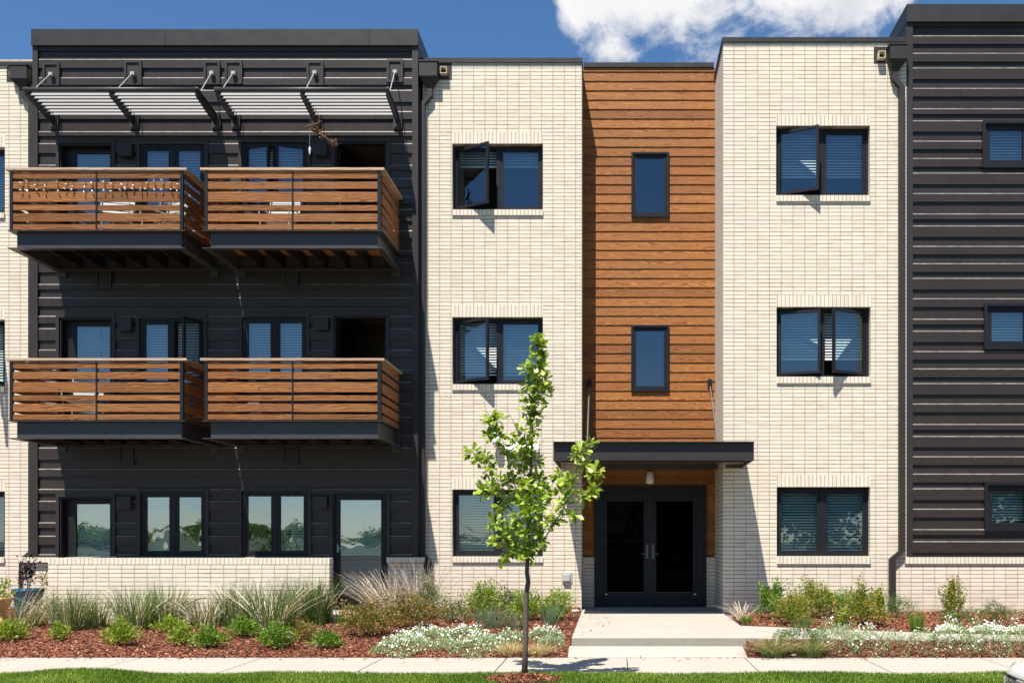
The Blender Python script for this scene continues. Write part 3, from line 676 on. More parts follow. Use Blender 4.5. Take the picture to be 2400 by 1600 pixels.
door('dtL', .12, 6.50); door('dmL', .12, 3.41); door('dgL', .12, .28, glass='glass_pale'); door('dgR', .02, .31, sgn=-1, glass='glass_pale', label='ground floor glazed terrace door with closed blind')
door('dtR', .02, 6.50, opened=True, sgn=-1, label='top floor balcony door standing open'); door('dmR', .02, 3.41, opened=True, sgn=-1)
for h in rw: window(*h, DB - .02, 1, blinds={0: .9}, fw=.04, sw=.05, trim=.05)

# butt joints of the siding panels and dents
for px_, rows, D_ in ((370, range(0, 3), DL), (688, range(0, 3), DL), (372, range(3, 6), DL), (602, range(8, 12), DL), (368, range(9, 12), DL), (240, range(16, 19), DL), (640, range(16, 20), DL), (2152, (0, 1), DB), (2262, range(12, 14), DB), (2200, range(20, 22), DB), (2290, range(4, 6), DB), (2180, range(27, 29), DB)):
    zt0 = PZ(121.5, DL) if D_ == DL else PZ(64.5, DB)
    for r_ in rows:
        o_ = (OL if D_ == DL else OR_)[r_ % (7 if D_ == DL else 6)]; X = PX(px_, D_); part('panel_joint', 'frame', lambda m: m.box(X - .003, X + .003, D_ - .0315, D_ - .0285, zt0 - (r_ + 1) * .302 + .004, zt0 - r_ * .302 - o_ - .03))
# square wall vents
for (a, c, p, q) in ((277, 309, 334, 366), (279, 308, 743, 776), (273.5, 307, 1160, 1193), (735, 766, 332, 364), (737, 769, 741, 773), (733, 766, 1160, 1191)):
    x0, x1, z0, z1 = rect(a, c, p, q, DL - .1); v_ = MB(); v_.box(x0 + .015, x1 - .015, DL - .035, DL + .0, z0 + .015, z1 - .015); v_.prism([(DL - .036, z0), (DL - .036, z1), (DL - .115, z1 - .02), (DL - .125, z0)], 'x', x0, x1)
    ob = v_.build('wall_vent', 'trim', B)
    v_ = MB(); v_.box(x0 + .03, x1 - .03, DL - .12, DL - .04, z0 - .006, z0 - .001); v_.build('vent_opening', 'rubber', ob)

# ---- balconies
RY = [(404, 417.3), (425.2, 441.6), (449, 472.4), (480, 492.6), (499.6, 518.4), (524.8, 537)]
FB = 16.0
def balcony(x0, x1, dz, label):
    """x0..x1 outer flange edges"""
    zt = PZ(540, FB) + dz; zb_ = PZ(581, FB) + dz; ins = .10; yb = DL - .05; t = .012
    fr = MB()
    for z in (zt, zb_):                                          # flanges of the channel frame
        fr.box(x0, x1, FB, FB + .11, z - t / 2, z + t / 2); fr.box(x0, x0 + .11, FB + .11, yb, z - t / 2, z + t / 2); fr.box(x1 - .11, x1, FB + .11, yb, z - t / 2, z + t / 2)
    a, c = zb_ + t / 2, zt - t / 2
    fr.box(x0 + ins, x1 - ins, FB + ins, FB + ins + .012, a, c); fr.box(x0 + ins, x0 + ins + .012, FB + ins + .012, yb, a, c); fr.box(x1 - ins - .012, x1 - ins, FB + ins + .012, yb, a, c)
    fr.box(x0 + ins, x1 - ins, yb - .1, yb - .088, a, c); fr.box(x0 + .12, x1 - .12, yb - .16, yb - .02, zb_ - .008, zb_ + .006)
    for s_ in (x0 + .02, x1 - .17): fr.box(s_, s_ + .15, yb - .004, DL - .0, zb_ - .1, zt)      # fixing plates
    f = fr.build('balcony', 'steel', B); f['label'] = label
    for k in range(1, 7): jo = MB(); X = x0 + .15 + (x1 - x0 - .3) * k / 7; jo.box(X - .02, X + .02, FB + .115, yb - .1, a + .03, c - .035); jo.build('joist', 'frame', f)
    dk = MB(); yy = FB + .115
    while yy < yb - .1: dk.box(x0 + .115, x1 - .115, yy, yy + .132, c - .034, c - .006); yy += .138
    dk.build('decking', 'deck', f)
    sl = MB(); zc = PZ(402, FB) + dz; XM_ = (x0 + x1) / 2; s0, s1 = x0 + .085, x1 - .085
    for (p, q) in RY:
        z1, z0 = PZ(p, FB) + dz, PZ(q, FB) + dz
        j1, j2 = random.uniform(-.003, .003), random.uniform(-.003, .003)
        sl.box(s0, XM_ - .012, FB + .012, FB + .034, z0 + j1, z1 + j1); sl.box(XM_ + .012, s1, FB + .012, FB + .034, z0 + j2, z1 + j2)
        for X in (x0 + .028, x1 - .05): sl.box(X, X + .022, FB + .09, yb - .03, z0, z1)
    sl.build('boards', 'slat', f)['label'] = 'horizontal cedar boards of the balcony guard'
    for bx in [(XM_ - .011, XM_ + .011, FB + .002, FB + .06)] + [(X, X + .05, FB + .004, FB + .054) for X in (x0 + .035, x1 - .085)] + [(X, X + .02, yb - .05, yb - .01) for X in (x0 + .055, x1 - .075)]:
        po = MB(); po.box(*bx, zt, zc); po.build('post', 'frame', f)
    cr = MB(); hz = PZ(393.5, FB) + dz
    cr.box(x0 - .03, x1 + .03, FB - .016, FB + .105, hz - .038, hz); cr.box(x0 - .03, x0 + .11, FB + .107, yb, hz - .038, hz - .001); cr.box(x1 - .11, x1 + .03, FB + .107, yb, hz - .038, hz - .001)
    cr.build('cap_rail', 'caprail', f)
    return f
LBX = (PX(17, FB), PX(433.5, FB)); RBX = (PX(474, FB), PX(896.5, FB))
balcony(*LBX, 0, 'upper left balcony with string lights'); balcony(*RBX, 0, 'upper right balcony')
balcony(*LBX, -3.10, 'lower left balcony'); balcony(*RBX, -3.10, 'lower right balcony')

# ---- sunshades
FS = 16.57
def sunshade(arms, wallpts, label):
    zf, zw = PZ(213, FS), PZ(281, DL)
    X = [PX(a, FS) for a in arms]
    tb = MB(); tb.tube([(X[0] - .02, FS - .02, zf + .01), (X[-1] + .02, FS - .02, zf + .01)], .038, 10); f = tb.build('sunshade', 'steel', B, smooth=True); f['label'] = label
    for x in X:
        ar = MB()
        ar.prism([(FS, zf + .035), (FS, zf - .085), (DL - .06, zw - .13), (DL - .06, zw + .055)], 'x', x - .012, x + .012)
        ar.prism([(FS, zf + .05), (FS, zf + .035), (DL - .06, zw + .055), (DL - .06, zw + .07)], 'x', x - .035, x + .035)
        ar.box(x - .055, x + .055, DL - .07, DL - .03, zw - .15, zw + .10)
        ar.box(x - .075, x + .075, DL - .05, DL + .0, zw - .18, zw + .12); ar.build('arm', 'steel', f)
    bl = MB()
    for (a, c) in zip(X[:-1], X[1:]):
        for k in range(7):
            t = (k + .95) / 7.6; y = FS + (DL - .16 - FS) * t; z = zf + (zw - zf) * t - .005
            bl.prism([(y - .038, z - .030), (y - .034, z - .036), (y + .034, z + .030), (y + .030, z + .036)], 'x', a + .006, c - .006)
    bl.build('louvres', 'blade', f)
    for x, (wx, wy) in zip(X, wallpts):
        xw, zw_ = PX(wx, DL - .06), PZ(wy, DL - .06); rd = MB()
        rd.tube([(x + .02, FS + .14, zf + .05), (xw, DL - .10, zw_)], .009, 6); rd.box(xw - .035, xw + .035, DL - .12, DL - .035, zw_ - .035, zw_ + .02)
        rd.box(x - .03, x + .03, FS + .0, FS + .16, zf + .05, zf + .062)
        rd.build('tie_rod', 'grey_metal', f)
sunshade((60, 257, 459), ((122, 175.5), (313, 174), (498, 172.7)), 'left louvred sunshade'); sunshade((507, 705, 906), ((549, 172.7), (739, 171.5), (926.8, 169.6)), 'right louvred sunshade')

# ---- downspouts
def downspout(path, w, d, hopper, plate, pipe, label):
    m_ = MB(); y = hopper[4]
    # leader: rectangular tube following points (x,z) at depth y
    for (x0, z0), (x1, z1) in zip(path[:-1], path[1:]):
        if abs(x1 - x0) < 1e-4: m_.box(x0 - w / 2, x0 + w / 2, y, y + d, z0 + 0, z1 + 0)
        else: m_.prism([(x0 - w / 2, z0), (x0 + w / 2, z0), (x1 + w / 2, z1), (x1 - w / 2, z1)], 'y', y, y + d)
    f = m_.build('downspout', 'trim', B); f['label'] = label
    x0, x1, zt, zb2 = hopper[:4]; h = MB(); xc = path[0][0]; zc = path[0][1]
    yo = y - .09; yw = y + d
    h.box(x0, x1, yo, yw, zb2, zt); h.box(x0 - .012, x1 + .012, yo - .012, yw, zt - .02, zt + .006)
    h.add([(x0, yo, zb2), (x1, yo, zb2), (x1, yw, zb2), (x0, yw, zb2), (xc - w / 2, y, zc), (xc + w / 2, y, zc), (xc + w / 2, y + d, zc), (xc - w / 2, y + d, zc)],
          [(0, 1, 5, 4), (1, 2, 6, 5), (2, 3, 7, 6), (3, 0, 4, 7)])
    h.build('conductor_head', 'trim', f)
    if plate:
        a, c, p, q, yy = plate; s_ = MB(); s_.box(a, c, yy - .006, yy, p, q); s_.build('scupper_plate', 'trim', f)
        a, c, p, q, yy = pipe; s_ = MB(); s_.box(a, c, yy - .12, yy, q - .008, q); s_.box(a, c, yy - .12, yy, p, p + .008); s_.box(a, a + .008, yy - .12, yy, p + .008, q - .008); s_.box(c - .008, c, yy - .12, yy, p + .008, q - .008); s_.build('overflow_pipe', 'pvc', f)
D1 = DM - .10
downspout([(PX(1006.5, D1), PZ(206, D1)), (PX(1006.5, D1), PZ(224, D1)), (PX(989, D1), PZ(243, D1)), (PX(989, D1), PZ(1296, D1)), (PX(1004, D1), PZ(1318, D1)), (PX(1004, D1), .1)], .095, .09,
          (PX(984, D1), PX(1026.5, D1), PZ(147, D1), PZ(183, D1), D1), (PX(1027, DM), PX(1059, DM), PZ(187.5, DM), PZ(149, DM), DM), (PX(1031.5, DM - .1), PX(1047, DM - .1), PZ(172.5, DM - .1), PZ(157, DM - .1), DM), 'dark downspout beside the balcony block')
D2 = DR - .10
downspout([(PX(2098.5, D2), PZ(165, D2)), (PX(2098.5, D2), PZ(184, D2)), (PX(2115, D2), PZ(203, D2)), (PX(2115, D2), PZ(1290, D2)), (PX(2092.5, D2), PZ(1309, D2)), (PX(2092.5, D2), .1)], .10, .09,
          (PX(2083, D2), PX(2124, D2), PZ(108, D2), PZ(143, D2), D2), (PX(2048, DR), PX(2080, DR), PZ(149, DR), PZ(110, DR), DR), (PX(2059, DR - .1), PX(2075, DR - .1), PZ(137, DR - .1), PZ(120.5, DR - .1), DR), 'dark downspout beside the right block')
downspout([(PX(52, D1), PZ(206, D1)), (PX(52, D1), PZ(224, D1)), (PX(73, D1), PZ(243, D1)), (PX(73, D1), PZ(1292, D1)), (PX(51, D1), PZ(1310, D1)), (PX(51, D1), .1)], .11, .09,
          (PX(29, D1), PX(69, D1), PZ(156, D1), PZ(189, D1), D1), (PX(16, DM), PX(32, DM), PZ(192, DM), PZ(157, DM), DM), (PX(23, DM - .1), PX(30, DM - .1), PZ(182, DM - .1), PZ(168, DM - .1), DM), 'dark downspout at the left edge')

# ---- entrance canopy
DC = 15.65; cx0, cx1 = PX(1296.4, DC), PX(1768.6, DC); cz1, cz0 = PZ(1034, DC), PZ(1078, DC)
c_ = MB(); t = .012
c_.box(cx0, cx1, DC, DC + .09, cz1 - t, cz1); c_.box(cx0, cx1, DC, DC + .09, cz0, cz0 + t); c_.box(cx0, cx1, DC + .075, DC + .09, cz0 + t, cz1 - t)
for X, s_ in ((cx0, 1), (cx1 - .015, -1)): c_.box(X, X + .015, DC + .09, DR - .01 if s_ < 0 else DM - .01, cz0, cz1 - .002)
cf = c_.build('canopy', 'cap', B)
c_ = MB(); c_.box(cx0 + .016, cx1 - .016, DC + .091, DR - .004, cz1 - .05, cz1 - .014); c_.box(XM1 + .001, XR0 - .001, DR - .003, DW - .002, cz1 - .05, cz1 - .014); c_.box(cx0 + .016, XM1 + .0, DR - .003, DM - .004, cz1 - .05, cz1 - .014); c_.build('canopy_roof', 'trim', cf)
c_ = MB(); c_.box(cx0 + .02, cx1 - .02, DC + .3, DC + .34, cz0 - .01, cz0 + .1); c_.build('canopy_beam', 'steel', cf); c_ = MB(); c_.box(XM1 + .02, XR0 - .02, DM, DM + .1, cz0 + .002, cz0 + .1); c_.build('canopy_beam', 'steel', cf)
c_ = MB(); c_.box(cx1 - .32, cx1 - .02, DR - .05, DR - .005, cz0 - .03, cz0 + .0); c_.build('canopy_bracket', 'steel', cf)
for wx, bx in ((1381, 1376), (1663.8, 1684)):
    xw, zw_ = PX(wx, DW - .05), PZ(898, DW - .05); r_ = MB(); r_.tube([(xw, DW - .07, zw_ - .04), (PX(bx, 16.8), 16.8, cz1 - .02)], .013, 7); ro = r_.build('tie_rod', 'rod', cf)
    r_ = MB(); r_.box(xw - .04, xw + .04, DW - .03, DW - .002, zw_ - .08, zw_ + .08); r_.box(xw - .025, xw + .025, DW - .11, DW - .03, zw_ - .06, zw_ + .03); r_.build('rod_bracket', 'frame', cf)

# ---- entrance doors
e = MB(); zd = .262; y = DW - .02
frame_boxes(e, dx0, dx1, zd - .05, dz1, y - .03, y + .1, .07, .02); e.box(dx0 + .07, dx0 + .16, y + .0, y + .1, zd, dz1 - .07); e.box(dx1 - .16, dx1 - .07, y + .0, y + .1, zd, dz1 - .07)
e.box(dx0 + .16, dx1 - .16, y + .005, y + .1, PZ(1153, DW), dz1 - .07)
ED = e.build('entrance_door', 'frame', B); ED['label'] = 'black double entrance door with dark glass under the canopy'
xs_ = PX(1523.4, DW); l0, l1 = dx0 + .162, dx1 - .162; zt_ = PZ(1153.5, DW)
for a, c, hs in ((l0, xs_ - .004, -1), (xs_ + .004, l1, 1)):
    m_ = MB(); ga, gc = (a + .075, c - .115) if hs < 0 else (a + .115, c - .085); gz0, gz1 = PZ(1387, DW), PZ(1174, DW)
    m_.box(a, ga, y + .03, y + .075, zd + .01, zt_); m_.box(gc, c, y + .03, y + .075, zd + .01, zt_); m_.box(ga, gc, y + .032, y + .075, zd + .01, gz0); m_.box(ga, gc, y + .032, y + .075, gz1, zt_)
    m_.build('leaf', 'frame', ED)
    m_ = MB(); m_.quad((ga - .002, y + .05, gz0 - .002), (gc + .002, y + .05, gz0 - .002), (gc + .002, y + .05, gz1 + .002), (ga - .002, y + .05, gz1 + .002)); m_.build('pane', 'glass_door', ED, recalc=False)
    m_ = MB(); m_.box(ga, gc, y + .018, y + .0315, gz0 - .008, gz0); m_.build('glazing_bead', 'rod', ED)
    hx = xs_ + hs * .055; zh = PZ(1297, DW); m_ = MB(); m_.box(hx - .022, hx + .022, y + .018, y + .03, zh - .09, zh + .18); m_.tube([(hx, y + .018, zh), (hx, y - .03, zh), (hx + hs * .11, y - .03, zh)], .010, 6); m_.tube([(hx, y + .012, zh + .13), (hx, y + .018, zh + .13)], .013, 8); m_.build('handle', 'rod', ED)
    lx = a + .035 if hs < 0 else c - .07; m_ = MB(); m_.box(lx, lx + .05, y + .027, y + .0295, PZ(1393, DW), PZ(1390.5, DW)); m_.build('sticker', 'white_metal', ED)
b = MB(); b.box(xs_ - .0035, xs_ + .0035, y + .045, y + .06, zd + .01, zt_); b.build('meeting_strip', 'rod', ED)
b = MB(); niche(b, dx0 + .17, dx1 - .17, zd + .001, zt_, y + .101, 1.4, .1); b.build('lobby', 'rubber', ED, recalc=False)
# ---- lamps and small fittings
l = MB(); lx0, lx1 = PX(1513, DW), PX(1533.5, DW); lz1, lz0 = PZ(1104, DW), PZ(1134, DW); xc = (lx0 + lx1) / 2
prf = [(DW - .005, lz1), (DW - .05, lz1 - .005), (DW - .13, lz0 + .05), (DW - .12, lz0 + .01), (DW - .005, lz0)]
for s_ in range(8):
    pass
vs = []; nn_ = 9
for (zz, hw, dp) in ((lz1, .055, .05), (lz1 - .02, .06, .075), ((lz0 + lz1) / 2, .072, .11), (lz0 + .05, .08, .125), (lz0 + .015, .074, .11), (lz0, .05, .06)):
    for k in range(nn_):
        th = math.pi * k / (nn_ - 1); vs.append((xc - hw * math.cos(th), DW - .01 - dp * math.sin(th) ** .7, zz))
fs = [(r_ * nn_ + k, r_ * nn_ + k + 1, (r_ + 1) * nn_ + k + 1, (r_ + 1) * nn_ + k) for r_ in range(5) for k in range(nn_ - 1)] + [tuple(range(nn_)), tuple(5 * nn_ + k for k in range(nn_))]
l.add(vs, fs); lo = l.build('wall_lamp', 'lampglass', B, smooth=True); lo['label'] = 'white wall lamp over the entrance door'
l = MB(); l.box(xc - .07, xc + .07, DW - .016, DW - .001, lz0 - .01, lz1 + .015); l.build('back_plate', 'trim', lo)
gx, gz_ = PX(1163, DM - .15), PZ(1033, DM - .15); l = MB()
l.lathe((gx, DM - .14, gz_), [(.001, -.085)] + [(.085 * math.sin(t), -.085 * math.cos(t)) for t in np.linspace(.25, 2.9, 12)] + [(.001, .085)], 18); lo = l.build('wall_lamp', 'white_metal', B, smooth=True); lo['label'] = 'white globe lamp on the brick behind the tree'
l = MB(); l.tube([(gx, DM, gz_ + .02), (gx, DM - .08, gz_ + .02)], .03, 10); l.build('lamp_arm', 'white_metal', lo)
l = MB(); a, c, p, q = rect(1186, 1262, 1037, 1059, DM - .06); l.prism([(DM - .002, p - .01), (DM - .12, p), (DM - .13, p + .05), (DM - .06, q), (DM - .002, q)], 'x', a, c); lo = l.build('equipment_box', 'white_metal', B); lo['label'] = 'long white box on the brick behind the tree'
l = MB(); a, c, p, q = rect(1317, 1341, 1341, 1364, DM); l.box(a, c, DM - .02, DM - .001, p, q); lo = l.build('outlet_box', 'grey_metal', B); lo['label'] = 'grey outdoor outlet box beside the entrance'
l = MB(); l.prism([(DM - .02, p + .02), (DM - .07, p + .03), (DM - .06, q - .03), (DM - .02, q - .02)], 'x', a + .02, c - .04); l.build('outlet_cover', 'grey_metal', lo)

# ================================================================ plants
def leaves(n, cen, rad, L, W, up=.3, shell=.55, fold=.35, hemi=True, droop=0., pts=None):
    """n folded pointed leaves spread through an ellipsoid (or around given points)"""
    if pts is None:
        d = rng.normal(size=(n, 3)); d /= np.linalg.norm(d, axis=1)[:, None]
        if hemi: d[:, 2] = np.abs(d[:, 2]) * np.where(rng.uniform(size=n) < .8, 1, -.35)
        r = shell + (1 - shell) * rng.uniform(size=n); r = np.where(rng.uniform(size=n) < .3, rng.uniform(.15, 1, n), r)
        lump = 1 + .30 * np.sin(d[:, 0] * 5 + cen[0] * 9) * np.sin(d[:, 1] * 5 + 1) + .26 * np.sin(d[:, 2] * 6 + d[:, 0] * 4 + cen[0] * 5)
        p = np.array(cen) + d * (r * lump)[:, None] * np.array(rad)
    else:
        p = pts; n = len(p); d = p - np.array(cen); d /= (np.linalg.norm(d, axis=1)[:, None] + 1e-6)
    ax = d * .8 + rng.normal(0, .55, (n, 3)); ax[:, 2] += up - droop; ax /= np.linalg.norm(ax, axis=1)[:, None]
    sd_ = np.cross(ax, rng.normal(size=(n, 3))); sd_ /= np.linalg.norm(sd_, axis=1)[:, None]
    nm = np.cross(ax, sd_); l_ = rng.uniform(.65, 1.25, n)[:, None] * L; w_ = l_ * W / L
    base = p; tip = p + ax * l_; a = p + ax * l_ * .45 + sd_ * w_ * .5 + nm * w_ * fold * .5; b_ = p + ax * l_ * .45 - sd_ * w_ * .5 + nm * w_ * fold * .5
    V = np.stack([base, a, tip, b_], 1).reshape(-1, 3)
    i = np.arange(n) * 4; Fq = np.concatenate([np.stack([i, i + 1, i + 2], -1), np.stack([i, i + 2, i + 3], -1)])
    rv = rng.uniform(0, 1, n); return V, Fq, np.concatenate([rv, rv])
def blades(n, cen, rb, H, W, spread=.6, curl=.5, lean=(0, 0), hv=.35, seg=4, jag=0., top=None):
    th = rng.uniform(0, 6.283, n); rr = rb * np.sqrt(rng.uniform(size=n)); c = np.stack([cen[0] + rr * np.cos(th), cen[1] + rr * np.sin(th), np.full(n, cen[2])], -1)
    h = H * 1.28 * (1 - hv * rng.uniform(size=n)); th2 = th + rng.normal(0, .6, n); sp = spread * (rng.uniform(size=n) ** .7) * (.35 + rr / rb * .65)
    dx = np.cos(th2) * sp + lean[0]; dy = np.sin(th2) * sp * .8 + lean[1]
    side = np.stack([-np.sin(th2 + rng.normal(0, .8, n)), np.cos(th2), 0 * th], -1) * (W * rng.uniform(.6, 1.3, n))[:, None] * .5
    rows = []; jj = np.zeros((n, 3))
    for k in range(seg + 1):
        t = k / seg; zz = h * (t - curl * .35 * t * t * (sp + .3)); jj = jj + rng.normal(0, 1, (n, 3)) * jag * H / seg * np.array([1, 1, .4])
        q = c + np.stack([dx * h * (t ** (1 + curl)), dy * h * (t ** (1 + curl)), zz], -1) + jj * (t > 0)
        w_ = (1 - .85 * t ** 1.5) if top is None else 1 - top * t
        rows.append((q - side * w_, q + side * w_))
    V = np.stack([x for r_ in rows for x in r_], 1).reshape(-1, 3); m = 2 * (seg + 1); i = np.arange(n) * m
    Fq = np.concatenate([np.stack([i + 2 * k, i + 2 * k + 1, i + 2 * k + 3, i + 2 * k + 2], -1) for k in range(seg)])
    rv = np.clip(rng.normal(.5, .22, n), 0, 1); return V, Fq, np.tile(rv, seg)
def stems_mb(c, rx, H, n, r=.004, lean=0):
    m_ = MB()
    for k in range(n):
        a = random.uniform(0, 6.28); q = random.uniform(.3, .9); e_ = (c[0] + math.cos(a) * rx * q + lean, c[1] + math.sin(a) * rx * q, c[2] + H * random.uniform(.5, .85))
        md = (c[0] + math.cos(a) * rx * q * .4, c[1] + math.sin(a) * rx * q * .4, c[2] + H * .4); m_.tube([(c[0] + math.cos(a) * .02, c[1] + math.sin(a) * .02, c[2] - .02), md, e_], [r, r * .8, r * .4], 4, cap=False)
    return m_
GRP = {}
def shrub(px, py, wpx, hpx, mat, label, name='shrub', n=650, L=.042, W=.022, cat='shrub', up=.35, group=None, tall=None):
    x, y, z = ground_at(px, py); s_ = y / F; rx = wpx * s_ / 2 * 1.0; h = hpx * s_ * 1.08
    o = empty(name, (x, y, z), label, cat, group)
    n = int(2.3 * n * min(1.9, max(.5, (rx * h) / (.25 * .35))))
    V, Fq, rv = leaves(n, (x, y, z + h * .30), (rx, rx * .85, h * .66), L, W, up)
    if tall:
        for (dx, th_, k_) in tall:
            V2, F2, r2 = leaves(int(n * .16 * k_), (x + dx * rx, y, z + h * .6), (rx * .22, rx * .22, h * th_), L, W, up, shell=.1)
            Fq = np.concatenate([Fq, F2 + len(V)]); V = np.concatenate([V, V2]); rv = np.concatenate([rv, r2])
    V[:, 2] = np.maximum(V[:, 2], gz(V[:, 0], V[:, 1]) - .01)
    npmesh('foliage', V, Fq, rv, mat, o, (x, y, z))
    stems_mb((x, y, z), rx, h, 9).build('stems', 'bark', o, recalc=False); return o
def clump(px, py, wpx, hpx, label, green='dg', dry='dry', ng=280, nd=260, lean=0, name='grass_clump', cat='grass clump', curl=.6, gw=.011, dw=.0115, gh=1., dh=.88, jag=.085, group=None, spread=None, top=None):
    x, y, z = ground_at(px, py); s_ = y / F; rx = wpx * s_ / 2; h = hpx * s_; sp = spread if spread is not None else rx / h * 1.15
    o = empty(name, (x, y, z), label, cat, group)
    if ng: V, Fq, rv = blades(ng, (x, y, z - .01), rx * .62, h * gh, gw, sp * .95, curl, (lean * .3, 0)); npmesh('green_blades', V, Fq, rv, green, o, (x, y, z))
    if nd: V, Fq, rv = blades(nd, (x, y, z - .01), rx * .34, h * dh, dw, sp * 1.7, .35, (lean, -.12), .5, 6, jag, top=.5 if top is None else top); npmesh('dry_stems', V, Fq, rv, dry, o, (x, y, z))
    return o
def mat_plant(px, py, wpx, hpx, label, nf=900, fl=260, mat='silver', name='flower_mat', cat='ground cover', group=None, L=.034):
    x, y, z = ground_at(px, py + 3); s_ = y / F; rx = wpx * s_ / 2
    dpt = max(.2, min(.8, hpx * s_ * 3.2)); h = .14
    y2 = y + dpt * .72; 
    if x > 1.9: dpt = .27; y2 = SW1 + .22; h = min(.27, hpx * s_ * .85)
    z = g0(x, y2); o = empty(name, (x, y2, z), label, cat, group)
    n = int(min(6500, 2.2 * nf * rx * dpt / .15)); a = rng.uniform(0, 6.283, n); q = np.sqrt(rng.uniform(size=n)); X = x + q * np.cos(a) * rx * (1 + .12 * np.sin(a * 5 + px)); Y = y2 + q * np.sin(a) * dpt * (1 + .12 * np.sin(a * 4))
    hz = h * (1 - q ** 3 * .8) * (1 + .3 * np.sin(X * 17 + px) * np.sin(Y * 13)); Zg = gz(X, Y); pts = np.stack([X, Y, Zg + hz * rng.uniform(.35, 1, n)], -1)
    V, Fq, rv = leaves(n, (x, y2, z - .1), None, L, .009, .8, pts=pts); npmesh('foliage', V, Fq, rv, mat, o, (x, y2, z))
    m_ = int(.48 * fl * rx * dpt / .15)
    if m_:
        k = rng.choice(n, size=min(m_, n), replace=False); c = np.stack([X[k], Y[k], Zg[k] + hz[k] * rng.uniform(.95, 1.35, len(k)) + .012], -1); R_ = .0105 * rng.uniform(.7, 1.25, len(k)); tl = rng.normal(0, .5, (len(k), 2))
        tl[:, 1] -= .35
        ring = []
        for j in range(5):
            th = 2 * math.pi * j / 5; ring.append(c + np.stack([np.cos(th) * R_, np.sin(th) * R_, -(tl[:, 0] * np.cos(th) + -tl[:, 1] * -np.sin(th)) * R_], -1))
        V = np.stack(ring, 1).reshape(-1, 3); Fq = np.arange(len(k) * 5).reshape(-1, 5); tag(npmesh('flowers', V, Fq, rng.uniform(0, 1, len(k)), 'petal', o, (x, y2, z)), kind='stuff')
    return o

G1 = 'low shrubs in the mulch along the sidewalk'
shrub(20, 1500, 88, 46, 'yg', 'yellow-green low shrub at the left edge of the mulch bed', group=G1)
shrub(140, 1500, 46, 42, 'yg', 'small straggly yellow-green shrub beside the leftmost grass clumps', group=G1, n=420)
shrub(284, 1512, 70, 58, 'yg', 'round yellow-green shrub standing alone in the mulch under the low wall', group=G1)
shrub(402, 1480, 66, 36, 'yg', 'yellow-green shrub behind another yellow one, close to the dry grass', group=G1)
shrub(420, 1512, 56, 46, 'yg', 'bright yellow shrub touching the left side of a green one', group=G1)
shrub(490, 1518, 80, 50, 'gr', 'wide green shrub touching a bright yellow one', group=G1)
shrub(573, 1492, 70, 46, 'gr', 'green shrub set back against the dry stems under the ground floor windows', group=G1, n=700)
shrub(646, 1519, 82, 52, 'gr', 'largest bright green round shrub, beside a white scrap', group=G1, n=760)
shrub(767, 1519, 68, 42, 'gr', 'bright green round shrub nearest the terrace door', group=G1, n=700)
G2 = 'bronze leaved shrubs'
shrub(712, 1502, 66, 40, 'bronze', 'small dark bronze shrub between two round green shrubs', group=G2, L=.045, W=.015)
shrub(694, 1474, 66, 26, 'bronze', 'thin bronze shrub under the tall green grass', group=G2, L=.045, W=.015, n=300)
shrub(860, 1490, 150, 82, 'bronze', 'big bronze and olive shrub in front of the terrace door', group=G2, L=.05, W=.018, n=800)
shrub(960, 1470, 130, 72, 'bronze', 'olive bronze shrub right of the terrace door, under the pink dry grass', group=G2, L=.05, W=.018, n=700)
shrub(1002, 1448, 70, 95, 'olive', 'loose yellow-olive shrub beside the bent downspout', n=420, L=.04, W=.016)
shrub(1062, 1458, 80, 60, 'olive', 'sparse olive shrub left of the yellow-green hedge', n=260, L=.035)
G3 = 'yellow-green shrubs against the brick left of the entrance'
shrub(1132, 1450, 88, 74, 'yg', 'yellow-green shrub with tall sprigs, leftmost against the brick', group=G3, n=560, tall=[(-.3, .5, 1), (.4, .45, 1)])
shrub(1188, 1440, 66, 60, 'olive', 'olive shrub between two yellow-green ones left of the tree trunk', group=G3, n=420)
shrub(1236, 1452, 80, 66, 'yg', 'yellow-green shrub behind the tree trunk', group=G3, n=620)
shrub(1300, 1452, 78, 62, 'yg', 'yellow-green shrub nearest the entrance step', group=G3, n=620)
G4 = 'upright grasses in front of the low wall'
clump(62, 1466, 150, 86, 'sprawling dry stems leaning right in front of the blue pot', nd=120, ng=110, lean=.75, group=G4, gh=.8, dh=1.1, dw=.009)
clump(168, 1474, 130, 96, 'dark green clump with dry stems at the left end of the low wall', nd=85, group=G4)
clump(225, 1470, 80, 70, 'smaller grass clump with dry stems beside the leftmost wall clump', nd=70, ng=90, group=G4)
clump(318, 1472, 130, 96, 'open green and dry clump behind the lone yellow shrub', nd=90, group=G4)
clump(388, 1462, 120, 94, 'tall green grass clump rising behind the pair of yellow shrubs', ng=230, nd=60, group=G4)
clump(478, 1466, 130, 78, 'low clump thick with tan stems behind the wide green shrub', nd=130, ng=110, group=G4)
clump(560, 1466, 120, 98, 'clump with a fan of pale stems behind the set back green shrub', nd=80, group=G4)
clump(632, 1474, 170, 112, 'large clump with heavy white bent stems in front of the wall', nd=80, dw=.013, ng=200, group=G4, dh=.95)
clump(700, 1462, 110, 104, 'dense tall green clump near the right end of the low wall', ng=320, nd=70, group=G4)
clump(748, 1462, 80, 104, 'tall green clump at the very end of the low wall', ng=260, nd=60, group=G4)
clump(800, 1462, 46, 42, 'small green tuft beside the terrace slab', ng=60, nd=6, group=G4)
G5 = 'pinkish dry grasses left of the entrance'
clump(915, 1446, 190, 86, 'wispy pinkish dry grass leaning left across the terrace door', ng=0, nd=420, lean=-.35, group=G5, jag=.045, dw=.0045, dh=1.15, spread=.75)
